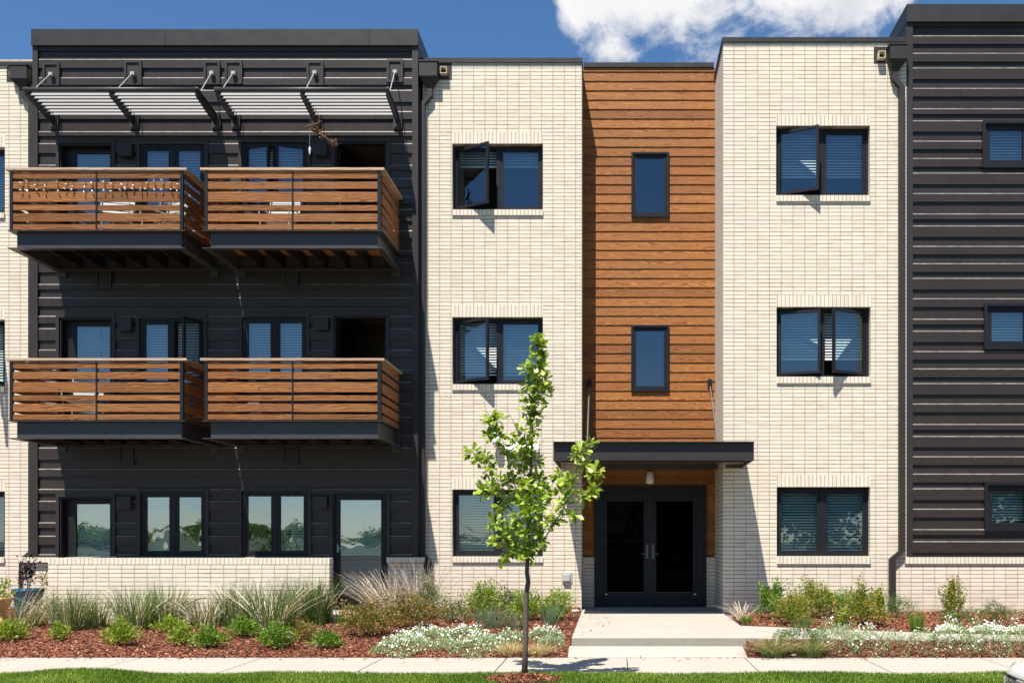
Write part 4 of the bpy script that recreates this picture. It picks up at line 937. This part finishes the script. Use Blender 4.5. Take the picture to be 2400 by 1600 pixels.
clump(985, 1446, 150, 108, 'wispy dry grass beside the bent downspout', ng=0, nd=300, lean=.05, group=G5, jag=.045, dw=.0045, dh=1.1, spread=.5)
clump(1075, 1452, 120, 70, 'thin dry grass with a long stray stalk left of the yellow hedge', ng=20, nd=70, lean=-.2, group=G5, jag=.03, dw=.004, dh=1.2)
G6 = 'blue-green grass tufts'
clump(1148, 1470, 100, 52, 'blue-green grass tuft in front of the yellow-green hedge', green='blue', ng=260, nd=0, group=G6, gw=.006)
clump(1206, 1472, 70, 42, 'small blue-green tuft just left of the tree trunk', green='blue', ng=160, nd=0, group=G6, gw=.006)
clump(1290, 1462, 66, 50, 'blue-green grass tuft right of the tree trunk', green='blue', ng=180, nd=0, group=G6, gw=.006)
G7 = 'white flowering mats left of the entrance'
mat_plant(925, 1534, 140, 40, 'white flowering mat at the left end of the flowers, on the sidewalk edge', group=G7)
mat_plant(985, 1505, 150, 26, 'white flowering mat below the bronze shrubs', group=G7, fl=330)
mat_plant(1075, 1500, 120, 24, 'white flowering mat left of the blue-green grass', group=G7, fl=330)
mat_plant(1105, 1534, 140, 42, 'silver mat with white flowers left of the straw grass', group=G7, fl=180)
mat_plant(1185, 1512, 90, 26, 'silver-green mat around the tree trunk', group=G7, fl=130)
mat_plant(1272, 1503, 90, 26, 'bright white flowering mat right of the tree trunk', group=G7, fl=420)
mat_plant(1288, 1522, 60, 26, 'green mat with few flowers beside the entrance step', group=G7, fl=40)
mat_plant(1030, 1526, 52, 16, 'small pale mat alone in a gap of mulch', group=G7, fl=40)
G8 = 'straw coloured grasses at the sidewalk'
SK = dict(green='straw', dry='straw', curl=1.3, gw=.008, dw=.007, spread=1.7, jag=.02, group=G8)
clump(1196, 1534, 80, 40, 'straw coloured tuft left of the tree trunk', ng=260, nd=60, **SK)
clump(1262, 1534, 84, 38, 'straw coloured tuft right of the tree trunk', ng=260, nd=60, **SK)
G9 = 'shrubs along the right brick wall'
clump(1738, 1450, 70, 44, 'pale dry tuft in the corner right of the entrance slab', ng=0, nd=90, jag=.06, dw=.007, lean=-.1)
clump(1750, 1458, 36, 20, 'small bright green tuft in front of the pale dry one', green='gr', ng=160, nd=0, gw=.005)
shrub(1812, 1450, 84, 82, 'gr', 'tall fresh green shrub, first along the right brick wall', group=G9, n=420, tall=[(.15, .55, 1.2), (-.4, .35, 1)])
shrub(1856, 1462, 92, 72, 'mixed', 'rusty green shrub in front of the first tall green one', group=G9, n=620, L=.04)
shrub(1910, 1448, 110, 78, 'mixed', 'broad green and rust shrub under the right ground floor window', group=G9, n=620, tall=[(-.2, .5, .8), (.4, .4, .7)], L=.04)
shrub(1966, 1444, 90, 60, 'gr', 'green shrub filling the gap between two rusty ones', group=G9, n=420)
shrub(2026, 1466, 116, 86, 'mixed', 'tallest rusty shrub with one high sprig, near the downspout', group=G9, n=680, tall=[(-.15, .7, 1.3), (.6, .4, .8)], L=.04)
clump(1972, 1466, 44, 34, 'fine green tuft between the rusty shrubs', green='gr', ng=200, nd=0, gw=.005)
clump(1894, 1466, 40, 24, 'low green tuft at the edge of the side path', green='olive', ng=140, nd=0, gw=.005)
shrub(2100, 1448, 96, 54, 'dg', 'grey green fine shrub at the foot of the downspout', group=G9, n=520, L=.03, W=.01)
clump(2147, 1476, 44, 42, 'upright green tuft standing forward in the mulch', green='gr', ng=240, nd=0, gw=.006)
shrub(2232, 1448, 56, 84, 'mixed', 'narrow upright shrub against the right base wall', group=G9, n=420, tall=[(0, .4, 1)], L=.045)
shrub(2244, 1466, 96, 44, 'dg', 'low grey green shrub at the foot of the narrow upright one', group=G9, n=480, L=.03, W=.01)
shrub(2334, 1462, 100, 52, 'dg', 'low grey green shrub, rightmost against the base wall', group=G9, n=520, L=.03, W=.01)
clump(2385, 1450, 90, 56, 'wispy dry grass at the right end of the base wall', ng=0, nd=60, jag=.03, dw=.003)
G10 = 'ground cover between side path and sidewalk'
clump(1812, 1530, 90, 50, 'straw and green tuft at the corner of the entrance landing', green='olive', ng=330, nd=160, curl=1.3, gw=.008, dw=.007, jag=.02, spread=1.6, dry='straw')
mat_plant(1880, 1518, 130, 56, 'dark green trailing mat behind the two straw tufts', group=G10, fl=6, mat='dg', nf=1500, L=.035)
clump(1903, 1534, 84, 42, 'straw and green tuft in front of the dark green mat', green='olive', ng=300, nd=150, curl=1.3, gw=.008, dw=.007, jag=.02, spread=1.6, dry='straw')
mat_plant(1968, 1534, 110, 58, 'silver green mat with white flowers right of the straw tufts', group=G10, fl=200, nf=1500)
mat_plant(2040, 1518, 90, 40, 'white flowering mat spilling onto the side path', group=G10, fl=420, nf=1000)
mat_plant(2100, 1524, 70, 34, 'pale sparse mat in the middle of the right front bed', group=G10, fl=60, nf=900)
mat_plant(2165, 1522, 70, 34, 'pale sparse mat just left of the long white mats', group=G10, fl=120, nf=900)
mat_plant(2235, 1522, 110, 56, 'dense white mat in the right front bed', group=G10, fl=420, nf=1300)
mat_plant(2318, 1526, 110, 56, 'dense green and white mat left of the parked car', group=G10, fl=330, nf=1400)
mat_plant(2392, 1520, 80, 60, 'green and white mat behind the nose of the parked car', group=G10, fl=300, nf=1300)
for (px, py, wd, lb) in ((2215, 1484, 60, 'white flowers on the far edge of the side path'), (2310, 1486, 110, 'white flowers beyond the side path near the right edge'), (2385, 1486, 70, 'white flowers at the far right beyond the side path')):
    x, y, z = ground_at(px, py); yb_ = float(np.interp(x, [1.9, 4.6, 5.6, 12], [14.76, 13.6, 13.45, 13.2])) + .12
    o = empty('flower_mat', (x, yb_, g0(x, yb_ + .1)), lb, 'ground cover', 'white flowers along the side path')
    n = 900; a = rng.uniform(0, 6.28, n); q = np.sqrt(rng.uniform(size=n)); X = x + q * np.cos(a) * wd * .003; Y = yb_ + q * np.sin(a) * .14; pts = np.stack([X, Y, gz(X, Y) + .09 * (1 - q ** 2) * rng.uniform(.3, 1, n)], -1)
    V, Fq, rv = leaves(n, (x, yb_, z - .1), None, .026, .007, .8, pts=pts); npmesh('foliage', V, Fq, rv, 'silver', o, tuple(o.location))
    k = rng.choice(n, 330); c = pts[k] + np.array([0, 0, .025]); R_ = .013; ring = [c + np.array([math.cos(t) * R_, math.sin(t) * R_ * .6, math.sin(t) * R_ * .8]) for t in np.linspace(0, 6.283, 6)[:-1]]
    npmesh('flowers', np.stack(ring, 1).reshape(-1, 3), np.arange(len(k) * 5).reshape(-1, 5), rng.uniform(0, 1, len(k)), 'petal', o, tuple(o.location))

# ---- young oak
TD = 10.72
T = empty('young_tree', (PX(1230, TD), TD, 0), 'slender young oak sapling in the verge in front of the brick', 'tree')
tr_pts = [(1229, 1592, .036), (1231, 1520, .030), (1232.5, 1450, .028), (1233, 1395, .029), (1238, 1362, .025), (1235, 1340, .024), (1237, 1300, .021), (1238, 1240, .018), (1241, 1180, .016), (1243, 1110, .014), (1247, 1045, .012), (1248, 985, .010), (1251, 940, .009), (1256, 890, .007), (1260, 840, .005), (1262, 790, .003)]
tm = MB(); tpts = []
for px, py, r_ in tr_pts:
    q = Vector(P(px, py, TD)); tpts.append(q)
tpts[0].z = -.05; tm.tube(tpts, [r[2] for r in tr_pts], 10); tm.lathe((tpts[0].x, TD, 0), [(.06, -.03), (.046, .02), (.035, .07)], 10)
tm.build('trunk', 'bark', T, smooth=True)
BR = [  # px, py, depth offset
    [(1237, 1302, 0), (1185, 1262, -.12), (1150, 1250, -.2), (1112, 1246, -.25), (1088, 1232, -.28), (1076, 1221, -.3)], [(1110, 1246, -.25), (1095, 1228, -.25), (1093, 1224, -.25)], [(1150, 1250, -.2), (1137, 1225, -.2), (1141, 1205, -.2)],
    [(1237, 1268, 0), (1212, 1212, .1), (1180, 1170, .2), (1165, 1120, .28), (1145, 1098, .33), (1120, 1072, .36), (1103, 1050, .36)], [(1165, 1120, .28), (1140, 1150, .3), (1128, 1155, .3)],
    [(1239, 1200, 0), (1208, 1140, -.1), (1190, 1080, -.2), (1178, 1030, -.25), (1160, 990, -.28)], [(1240, 1150, 0), (1222, 1090, -.06), (1214, 1035, -.1)],
    [(1214, 1010, -.1), (1208, 1000, -.1), (1197, 975, -.15), (1185, 948, -.2)],
    [(1236, 1318, 0), (1272, 1268, -.15), (1300, 1225, -.25), (1330, 1172, -.3), (1345, 1120, -.32), (1362, 1075, -.33), (1384, 1045, -.34)],
    [(1300, 1225, -.25), (1330, 1200, -.3), (1365, 1165, -.38), (1380, 1150, -.4)], [(1345, 1172, -.3), (1372, 1130, -.35), (1392, 1112, -.36)],
    [(1238, 1290, 0), (1270, 1235, .15), (1300, 1180, .25), (1310, 1140, .3)], [(1330, 1200, -.3), (1352, 1190, -.3), (1372, 1184, -.3)],
    [(1243, 1100, 0), (1262, 1080, .1), (1276, 1058, .14)], [(1248, 1005, 0), (1262, 992, .05), (1276, 975, .08), (1284, 972, .1)], [(1247, 1042, 0), (1262, 1025, .05), (1271, 1012, .06)], [(1246, 1050, 0), (1268, 1040, -.05), (1275, 1025, -.06)],
    [(1251, 940, 0), (1238, 930, -.1), (1236, 925, -.1)], [(1253, 920, 0), (1270, 905, .06), (1283, 898, .1)], [(1256, 885, 0), (1243, 868, -.06), (1230, 863, -.1)]]
bm_ = MB()
for br in BR:
    q = [Vector(P(px, py, TD + d_)) for px, py, d_ in br]; r0 = .009 if len(br) > 4 else .004; bm_.tube(q, [r0 * (1 - .75 * i / (len(q) - 1)) for i in range(len(q))], 6)
bm_.build('branches', 'bark', T, smooth=True)
CL = [(1105, 1062, .36, 1), (1118, 1078, .36, 1), (1140, 1072, .33, 1), (1150, 1098, .3, 1.2), (1150, 1128, .3, 1), (1132, 1150, .3, 1), (1158, 1152, .22, 1), (1170, 1128, .2, .8), (1192, 1130, .1, .9), (1205, 1122, 0, .8),
      (1228, 1112, 0, 1.1), (1232, 1135, -.1, 1.1), (1258, 1082, .1, 1), (1265, 1130, .05, 1), (1275, 1152, 0, 1), (1250, 1160, -.1, 1.3), (1228, 1170, -.15, 1.3), (1205, 1165, .05, 1), (1186, 1168, .15, 1), (1172, 1190, .12, .9),
      (1160, 1228, -.1, 1), (1192, 1232, -.1, 1), (1215, 1210, -.15, 1.2), (1240, 1205, -.2, 1.4), (1262, 1180, -.1, 1.2), (1290, 1160, .2, .9), (1310, 1150, .25, 1.1), (1318, 1185, -.2, 1.2), (1342, 1150, -.3, 1.2), (1330, 1125, -.3, 1.0),
      (1345, 1205, -.3, .7), (1375, 1160, -.38, 1.1), (1392, 1145, -.38, .8), (1392, 1108, -.36, 1), (1372, 1090, -.34, .8), (1352, 1068, -.33, .9), (1362, 1055, -.33, 1), (1384, 1040, -.34, 1), (1310, 1120, .2, .9),
      (1232, 1250, -.15, 1.2), (1205, 1252, -.05, 1.1), (1185, 1258, -.1, .9), (1258, 1240, -.1, 1.1), (1285, 1225, -.2, 1), (1305, 1215, -.2, 1), (1250, 1285, -.1, 1), (1272, 1268, -.1, .9), (1215, 1292, -.1, 1), (1192, 1300, -.1, .9), (1184, 1310, -.1, .6), (1235, 1300, -.1, .9), (1160, 1268, -.15, .6),
      (1228, 1065, -.05, 1.1), (1235, 1038, -.05, 1), (1215, 1045, -.1, 1), (1205, 1075, -.1, .9), (1186, 1050, -.2, .8), (1172, 1020, -.25, .9), (1155, 1015, -.26, 1), (1150, 992, -.28, 1.1), (1165, 985, -.28, 1), (1148, 975, -.28, .7), (1216, 1010, -.1, .7), (1232, 1012, 0, .7),
      (1240, 985, 0, .7), (1235, 960, 0, .8), (1252, 965, 0, .8), (1240, 935, -.05, .9), (1262, 940, .03, .9), (1240, 905, -.05, .9), (1258, 915, 0, 1), (1276, 925, .05, .9), (1285, 905, .08, .7), (1262, 890, 0, 1), (1278, 890, .05, .7), (1242, 868, -.05, .9), (1230, 863, -.1, .5),
      (1252, 850, 0, .9), (1268, 862, 0, .7), (1262, 830, 0, .8), (1258, 810, 0, .8), (1268, 815, 0, .7), (1262, 797, 0, .7), (1256, 790, 0, .5)]
for yy_ in np.linspace(830, 1295, 17): CL.append((float(np.interp(yy_, [800, 900, 1045, 1180, 1300], [1262, 1256, 1247, 1241, 1237])) + random.uniform(-16, 16), float(yy_), random.uniform(-.12, .12), random.uniform(.45, .8)))
def oak_leaf(mb, p, ax, nm, L):
    sd_ = ax.cross(nm).normalized(); prof = [(0, .04), (.18, .20), (.30, .12), (.45, .30), (.58, .19), (.74, .34), (.88, .2), (1., .0)]
    vs = []; dr = random.uniform(.05, .35); cup = random.uniform(.1, .4)
    for t, w_ in prof: c_ = p + ax * (t * L) - nm * (dr * t * t * L * .5); vs += [c_ + sd_ * w_ * L + nm * (cup * w_ * L * .6), c_, c_ - sd_ * w_ * L + nm * (cup * w_ * L * .6)]
    fs = []
    for i in range(len(prof) - 1):
        a = i * 3; fs += [(a, a + 1, a + 4, a + 3), (a + 1, a + 2, a + 5, a + 4)]
    mb.add(vs, fs)
lm = MB()
for (px, py, dd, k_) in CL:
    c_ = Vector(P(px, py, TD + dd))
    for _ in range(int(random.uniform(19, 25) * k_ * (1.35 if py > 1040 else 1))):
        d_ = Vector((random.gauss(0, 1), random.gauss(0, 1), random.gauss(.1, .8))).normalized(); p = c_ + d_ * random.uniform(0, .065) * k_
        ax = (d_ + Vector((0, 0, random.uniform(-.5, .45)))).normalized(); nm = Vector((random.gauss(0, .5), random.gauss(-.3, .5), 1)); nm = (nm - ax * nm.dot(ax)).normalized(); oak_leaf(lm, p, ax, nm, random.uniform(.055, .10))
for (px, py) in ((1240, 1540), (1246, 1530), (1248, 1552), (1238, 1556)):
    c_ = Vector(P(px, py, TD - .02)); ax = Vector((random.uniform(.3, .9), -.3, random.uniform(-.2, .7))).normalized(); nm = Vector((0, -.4, 1)); nm = (nm - ax * nm.dot(ax)).normalized(); oak_leaf(lm, c_, ax, nm, .06)
lm.build('crown', 'oak', T, recalc=False)

# ---- pots and small plants at the far left
x, y, z = PX(66, 16.6), 16.6, .2
pt = empty('plant_pot', (x, y, z), 'round blue glazed pot with dark leaved plant at the left wall', 'plant pot')
m_ = MB(); Rp = .235; m_.lathe((x, y, z), [(.001, 0), (.15, 0), (.17, .03), (.21, .25), (.225, .40), (.245, .44), (.25, .48), (.23, .49), (.21, .46), (.19, .40), (.001, .40)], 28); m_.build('pot', 'pot_blue', pt, smooth=True)
V, Fq, rv = leaves(260, (x, y, z + .75), (.15, .13, .30), .06, .035, .5, shell=.1, hemi=False); npmesh('foliage', V, Fq, rv, 'darkleaf', pt, (x, y, z))
V, Fq, rv = leaves(60, (x + .26, y, z + .62), (.06, .05, .22), .09, .02, .1, shell=.1, hemi=False); npmesh('side_shoot', V, Fq, rv, 'bronze', pt, (x, y, z))
stems_mb((x, y, z + .4), .14, .6, 8, .005).build('stems', 'bark', pt, recalc=False)
x, y = PX(1, 15.4), 15.4; z = g0(x, y)
pt = empty('urn', (x, y, z), 'yellow clay urn with light green leaves at the left edge', 'urn')
m_ = MB(); m_.lathe((x, y, z), [(.001, 0), (.12, 0), (.12, .04), (.06, .08), (.07, .2), (.13, .33), (.17, .40), (.19, .44), (.17, .45), (.14, .40), (.001, .40)], 24); m_.build('pot', 'pot_clay', pt, smooth=True)
V, Fq, rv = leaves(330, (x, y, z + .48), (.2, .2, .26), .045, .03, .4); npmesh('foliage', V, Fq, rv, 'yg', pt, (x, y, z))
def rock(px, py, r, label):
    x, y, z = ground_at(px, py); m_ = MB(); o = empty('stone', (x, y, z), label, 'stone'); vs = []; nl = 8
    pr_ = [(.001, -.3)] + [(math.cos(t), math.sin(t)) for t in np.linspace(-.3, 1.45, 6)] + [(.001, 1)]
    m_.lathe((x, y, z), [(a * r, b_ * r * .45) for a, b_ in pr_], 12)
    m_.v = [(vx + .12 * r * math.sin(vz * 90 + vx * 40), vy + .1 * r * math.cos(vx * 50), vz) for vx, vy, vz in m_.v]; m_.build('body', 'stone', o, smooth=True)
    return o
rock(1348, 1432, .08, 'flat grey stone at the corner of brick and entrance slab'); rock(1860, 1524, .05, 'small pale stone between the straw tufts'); rock(676, 1493, .06, 'white stone scrap between green and bronze shrubs')

# ---- things on the balconies
SLz = empty('string_lights', (LBX[0] + .1, FB - .02, PZ(425, FB)), 'string of small clear lights wound along the upper left balcony', 'string lights')
wr_ = MB(); bu = MB()
xs_ = [52, 63, 82, 104, 132, 155, 168, 197, 215, 242, 262, 281, 295, 310, 331, 344, 360, 382, 397, 412]
prev = None
for i, px in enumerate(xs_):
    X = PX(px, FB - .03); zt_ = PZ(424 + random.uniform(-2, 3), FB); zb_ = PZ(445 + random.uniform(-3, 3), FB); j = random.uniform(-.03, .03)
    wr_.tube([(X + .02, FB + .05, zt_), (X + .01, FB + .0, zt_ + .004), (X, FB - .006, (zt_ + zb_) / 2), (X + j, FB - .004, zb_), (X + j, FB + .05, zb_ - .005)], .0035, 4)
    if prev: wr_.tube([prev, ((prev[0] + X) / 2, FB + .055, zb_ - .02), (X + .02, FB + .05, zt_)], .0035, 4)
    prev = (X + j, FB + .05, zb_ - .005)
    for zz in (random.uniform(zb_, zt_), zb_ - .01):
        d_ = Vector((random.uniform(-1, 1), -.8, random.uniform(-1, .4))).normalized(); c_ = Vector((X + j * .5, FB - .012, zz)); bu.tube([c_, c_ + d_ * .02, c_ + d_ * .045], [.006, .012, .004], 6)
wr_.build('wire', 'rubber', SLz); bu.build('bulbs', 'lampglass', SLz)
def chair(x, y, z, rz, mat, label):
    o = empty('garden_chair', (x, y, z), label, 'chair', 'chairs on the balconies'); Tm = Matrix.Translation((x, y, z)) @ Matrix.Rotation(rz, 4, 'Z')
    m_ = MB(); m_.T = Tm
    for k in range(6): m_.box(-.24, .24, -.24 + k * .08, -.17 + k * .08, .42, .435)
    m_.build('seat', mat, o)
    m_ = MB(); m_.T = Tm
    for k in range(6): m_.add([(-.24, .24 + k * .02, .5 + k * .07), (.24, .24 + k * .02, .5 + k * .07), (.24, .255 + k * .02, .555 + k * .07), (-.24, .255 + k * .02, .555 + k * .07)], [(0, 1, 2, 3)])
    m_.build('backrest', mat, o)
    for sx in (-1, 1):
        for sy in (-1, 1): m_ = MB(); m_.T = Tm; m_.tube([(sx * .25, sy * .25, 0), (sx * .24, sy * .22, .43)], .012, 6); m_.build('leg', mat, o)
        m_ = MB(); m_.T = Tm; m_.tube([(sx * .25, -.25, .43), (sx * .26, -.25, .62), (sx * .26, .26, .64), (sx * .25, .34, .95)], .012, 6); m_.build('armrest', mat, o)
    return o
zt1, zt2 = PZ(541, FB) - .02, PZ(541, FB) - 3.12
chair(PX(262, 16.5), 16.6, zt1, .3, 'grey_metal', 'pale slatted chair seen through the boards of the upper left balcony')
chair(PX(370, 16.5), 16.7, zt1, -.5, 'grey_metal', 'grey chair at the right end of the upper left balcony')
chair(PX(180, 16.5), 16.7, zt2, .2, 'grey_metal', 'grey chair on the lower left balcony')
chair(PX(640, 16.5), 16.8, zt1, .0, 'grey_metal', 'grey chair on the upper right balcony')
# withered hanging plant under the right sunshade
hx, hy = PX(733, 16.75), 16.75; zt_ = PZ(268, 16.75)
hp = empty('hanging_plant', (hx, hy, zt_), 'withered brown vine hanging on a wire under the right sunshade', 'hanging plant')
m_ = MB(); pts = [(hx, hy, zt_), (hx + .03, hy, zt_ - .16), (hx + .10, hy, zt_ - .26), (hx + .17, hy, zt_ - .36), (hx + .30, hy, zt_ - .45), (hx + .36, hy, zt_ - .48)]; m_.tube(pts, .010, 6); m_.tube([(hx, hy, zt_), (hx + .1, hy - .03, zt_ - .13), (hx + .17, hy - .03, zt_ - .135)], .004, 4); m_.tube([(hx - .10, hy, zt_ - .22), (hx + .12, hy, zt_ - .14)], .02, 6); m_.build('vine', 'brownleaf', hp)
P_ = np.concatenate([np.array(pts[k]) + rng.normal(0, .03, (26, 3)) for k in range(2, 6)]); V, Fq, rv = leaves(1, (hx + .2, hy, zt_ - .3), None, .05, .025, -.3, pts=P_); npmesh('foliage', V, Fq, rv, 'brownleaf', hp, (hx, hy, zt_))
x_ = PX(726, 16.75); wc = empty('wind_chime', (x_, hy, PZ(268, hy)), 'thin chime hanging on a cord beside the withered vine', 'wind chime')
m_ = MB(); m_.tube([(x_, hy, PZ(268, hy)), (x_, hy, PZ(344, hy))], .0028, 4); m_.build('cord', 'grey_metal', wc); m_ = MB(); m_.tube([(x_, hy, PZ(344, hy)), (x_, hy, PZ(350, hy)), (x_, hy, PZ(362, hy))], [.006, .022, .008], 8); m_.build('bell', 'white_metal', wc)
# cups on the window sill
for px, lb, mt, h in ((1195, 'small white cup on the sill inside the second floor window', 'white_metal', .055), (1224, 'small blue green cup on the sill inside the second floor window', 'silver', .06)):
    x, y, z = PX(px, DM + .26), DM + .245, mid[1][2] + .05; o = empty('cup', (x, y, z), lb, 'cup'); m_ = MB(); m_.lathe((x, y, z), [(.001, 0), (.022, 0), (.03, h), (.026, h), (.02, .006), (.001, .006)], 14); m_.build('body', mt, o, smooth=True)

# ---- parked car, nose to the left
CX, CY, CZ = 2.99, 7.12, -.155
car = empty('parked_car', (CX, CY, CZ), 'pale pearl car parked in the street, only its nose in view', 'car')
def ring(u, hw, zb, zt, n=20, e=.42, crown=.03):
    vs = []
    for k in range(n):
        th = 2 * math.pi * k / n; c_, s_ = math.cos(th), math.sin(th)
        v_ = hw * abs(c_) ** e * (1 if c_ >= 0 else -1); z_ = (zb + zt) / 2 + (zt - zb) / 2 * abs(s_) ** .55 * (1 if s_ >= 0 else -1) + (crown * (1 - (v_ / hw) ** 2) if s_ > .3 else 0)
        bow = .16 * (v_ / .9) ** 2 * max(0, 1 - u / .9); vs.append((CX + u + bow, CY + v_, CZ + z_))
    return vs
st = [(0, .60, .42, .60), (.02, .70, .34, .665), (.08, .80, .27, .71), (.22, .86, .22, .765), (.45, .89, .2, .82), (.9, .9, .2, .90), (1.4, .905, .2, .96), (2.2, .905, .2, .98), (3.2, .905, .2, 1.0), (4.0, .89, .2, 1.02), (4.4, .82, .26, .98), (4.55, .66, .4, .8)]
m_ = MB(); n = 20; vs = []; fs = []
for s_ in st: vs += ring(*s_)
for i in range(len(st) - 1):
    for k in range(n): fs.append((i * n + k, i * n + (k + 1) % n, (i + 1) * n + (k + 1) % n, (i + 1) * n + k))
fs += [tuple(range(n)), tuple((len(st) - 1) * n + k for k in range(n))]
m_.add(vs, fs); bd = m_.build('body', 'paint', car, smooth=True); md = bd.modifiers.new('s', 'SUBSURF'); md.levels = 2; md.render_levels = 2
m_ = MB(); cab = [(1.25, .70, .9, .97), (1.75, .70, .9, 1.30), (2.3, .68, .9, 1.45), (3.2, .67, .9, 1.45), (3.9, .66, .9, 1.28), (4.25, .64, .9, 1.03)]; vs = []; fs = []
for s_ in cab: vs += ring(*s_, e=.35)
for i in range(len(cab) - 1):
    for k in range(n): fs.append((i * n + k, i * n + (k + 1) % n, (i + 1) * n + (k + 1) % n, (i + 1) * n + k))
fs += [tuple(range(n)), tuple((len(cab) - 1) * n + k for k in range(n))]
m_.add(vs, fs); m_.build('windows', 'rubber', car, smooth=True)
m_ = MB(); m_.box(CX + 2.2, CX + 3.4, CY - .60, CY + .60, CZ + 1.44, CZ + 1.475); m_.build('roof', 'paint', car)
for u_ in (.88, 3.6):
    for s_ in (-1, 1):
        yc = CY + s_ * .80; m_ = MB(); prf = [(.20, -.11), (.30, -.11), (.325, -.07), (.325, .07), (.30, .11), (.20, .11)]; vs = []; k2 = 24
        for rr, yo in prf:
            for k in range(k2): th = 2 * math.pi * k / k2; vs.append((CX + u_ + rr * math.cos(th), yc + yo, CZ + .325 + rr * math.sin(th)))
        fs = [(i * k2 + k, i * k2 + (k + 1) % k2, ((i + 1) % 6) * k2 + (k + 1) % k2, ((i + 1) % 6) * k2 + k) for i in range(6) for k in range(k2)]
        m_.add(vs, fs); wh = m_.build('wheel', 'rubber', car, smooth=True); m_ = MB(); m_.tube([(CX + u_, yc - .1 * 1, CZ + .325), (CX + u_, yc + .1, CZ + .325)], .205, 20); m_.build('rim', 'grey_metal', wh)
def skin(u, v_, z_):   # point slightly in front of the nose
    return (CX + u + .16 * (v_ / .9) ** 2 * max(0, 1 - u / .9), CY + v_, CZ + z_)
for s_ in (-1, 1):
    m_ = MB(); g_ = []
    for i in range(7):
        v_ = s_ * (.48 + .055 * i); uu = -.005 + .0 * i + .11 * (i / 6) ** 2; a = skin(uu, v_, .575 + .006 * i); c_ = skin(uu + .045, v_, .655 + .008 * i); g_.append((a, c_))
    for (a, c_), (a2, c2) in zip(g_[:-1], g_[1:]): m_.quad(a, a2, c2, c_)
    m_.build('headlight', 'lens', car, smooth=True)
m_ = MB()
for k in range(5): z_ = .42 + k * .045; m_.tube([skin(-.02, v_, z_) for v_ in np.linspace(-.42, .42, 9)], .009, 6)
m_.tube([skin(-.022, v_, .40 + .0 * v_) for v_ in np.linspace(-.45, .45, 9)] + [skin(-.01, .46, .63)] + [skin(-.02, v_, .645) for v_ in np.linspace(.42, -.42, 9)] + [skin(-.01, -.46, .63), skin(-.022, -.45, .40)], .014, 6); m_.build('grille', 'chrome', car)
m_ = MB(); m_.tube([skin(.0 + .10 * max(0, abs(v_) - .45) ** 1.2, v_, .565) for v_ in np.linspace(-.80, .80, 17)], .003, 5); m_.build('bumper_gap', 'rubber', car)

# ---- trees across the street, behind the viewer: they fill the reflections in the lower windows
def far_tree(x, y, h, w_, name, lb):
    o = empty(name, (x, y, -.15), lb, 'tree', 'trees across the street'); m_ = MB(); m_.tube([(x, y, -.2), (x + .1, y, h * .35), (x, y + .1, h * .7)], [.28, .2, .08], 8)
    for k in range(7): a = k * .9; m_.tube([(x, y, h * (.3 + .05 * k)), (x + math.cos(a) * w_ * .35, y + math.sin(a) * w_ * .35, h * (.5 + .05 * k))], [.08, .03], 5)
    m_.build('trunk', 'bark', o)
    V, Fq, rv = leaves(15000, (x, y, h * .56), (w_ / 2, w_ / 2, h * .47), .34, .24, .2, shell=.35, hemi=False); npmesh('crown', V, Fq, rv, 'dg', o, (x, y, -.15))
for x, y, h, w_, lb in ((5.5, -25, 8.6, 7.6, 'tree across the street, first to the right behind the viewer'), (12.5, -26, 9.4, 8, 'tree across the street, second to the right'), (19.5, -25, 9, 8, 'tree across the street, third to the right'), (26, -24, 8.6, 7.6, 'tree across the street, far right'),
                        (-9, -140, 3.6, 20, 'distant tree behind the viewer'), (-38, -145, 3.2, 24, 'distant tree behind the viewer on the left'), (-66, -140, 3.7, 24, 'distant tree far left behind the viewer'), (-94, -142, 3.3, 22, 'last distant tree on the left')):
    far_tree(x, y, h, w_, 'street_tree', lb)
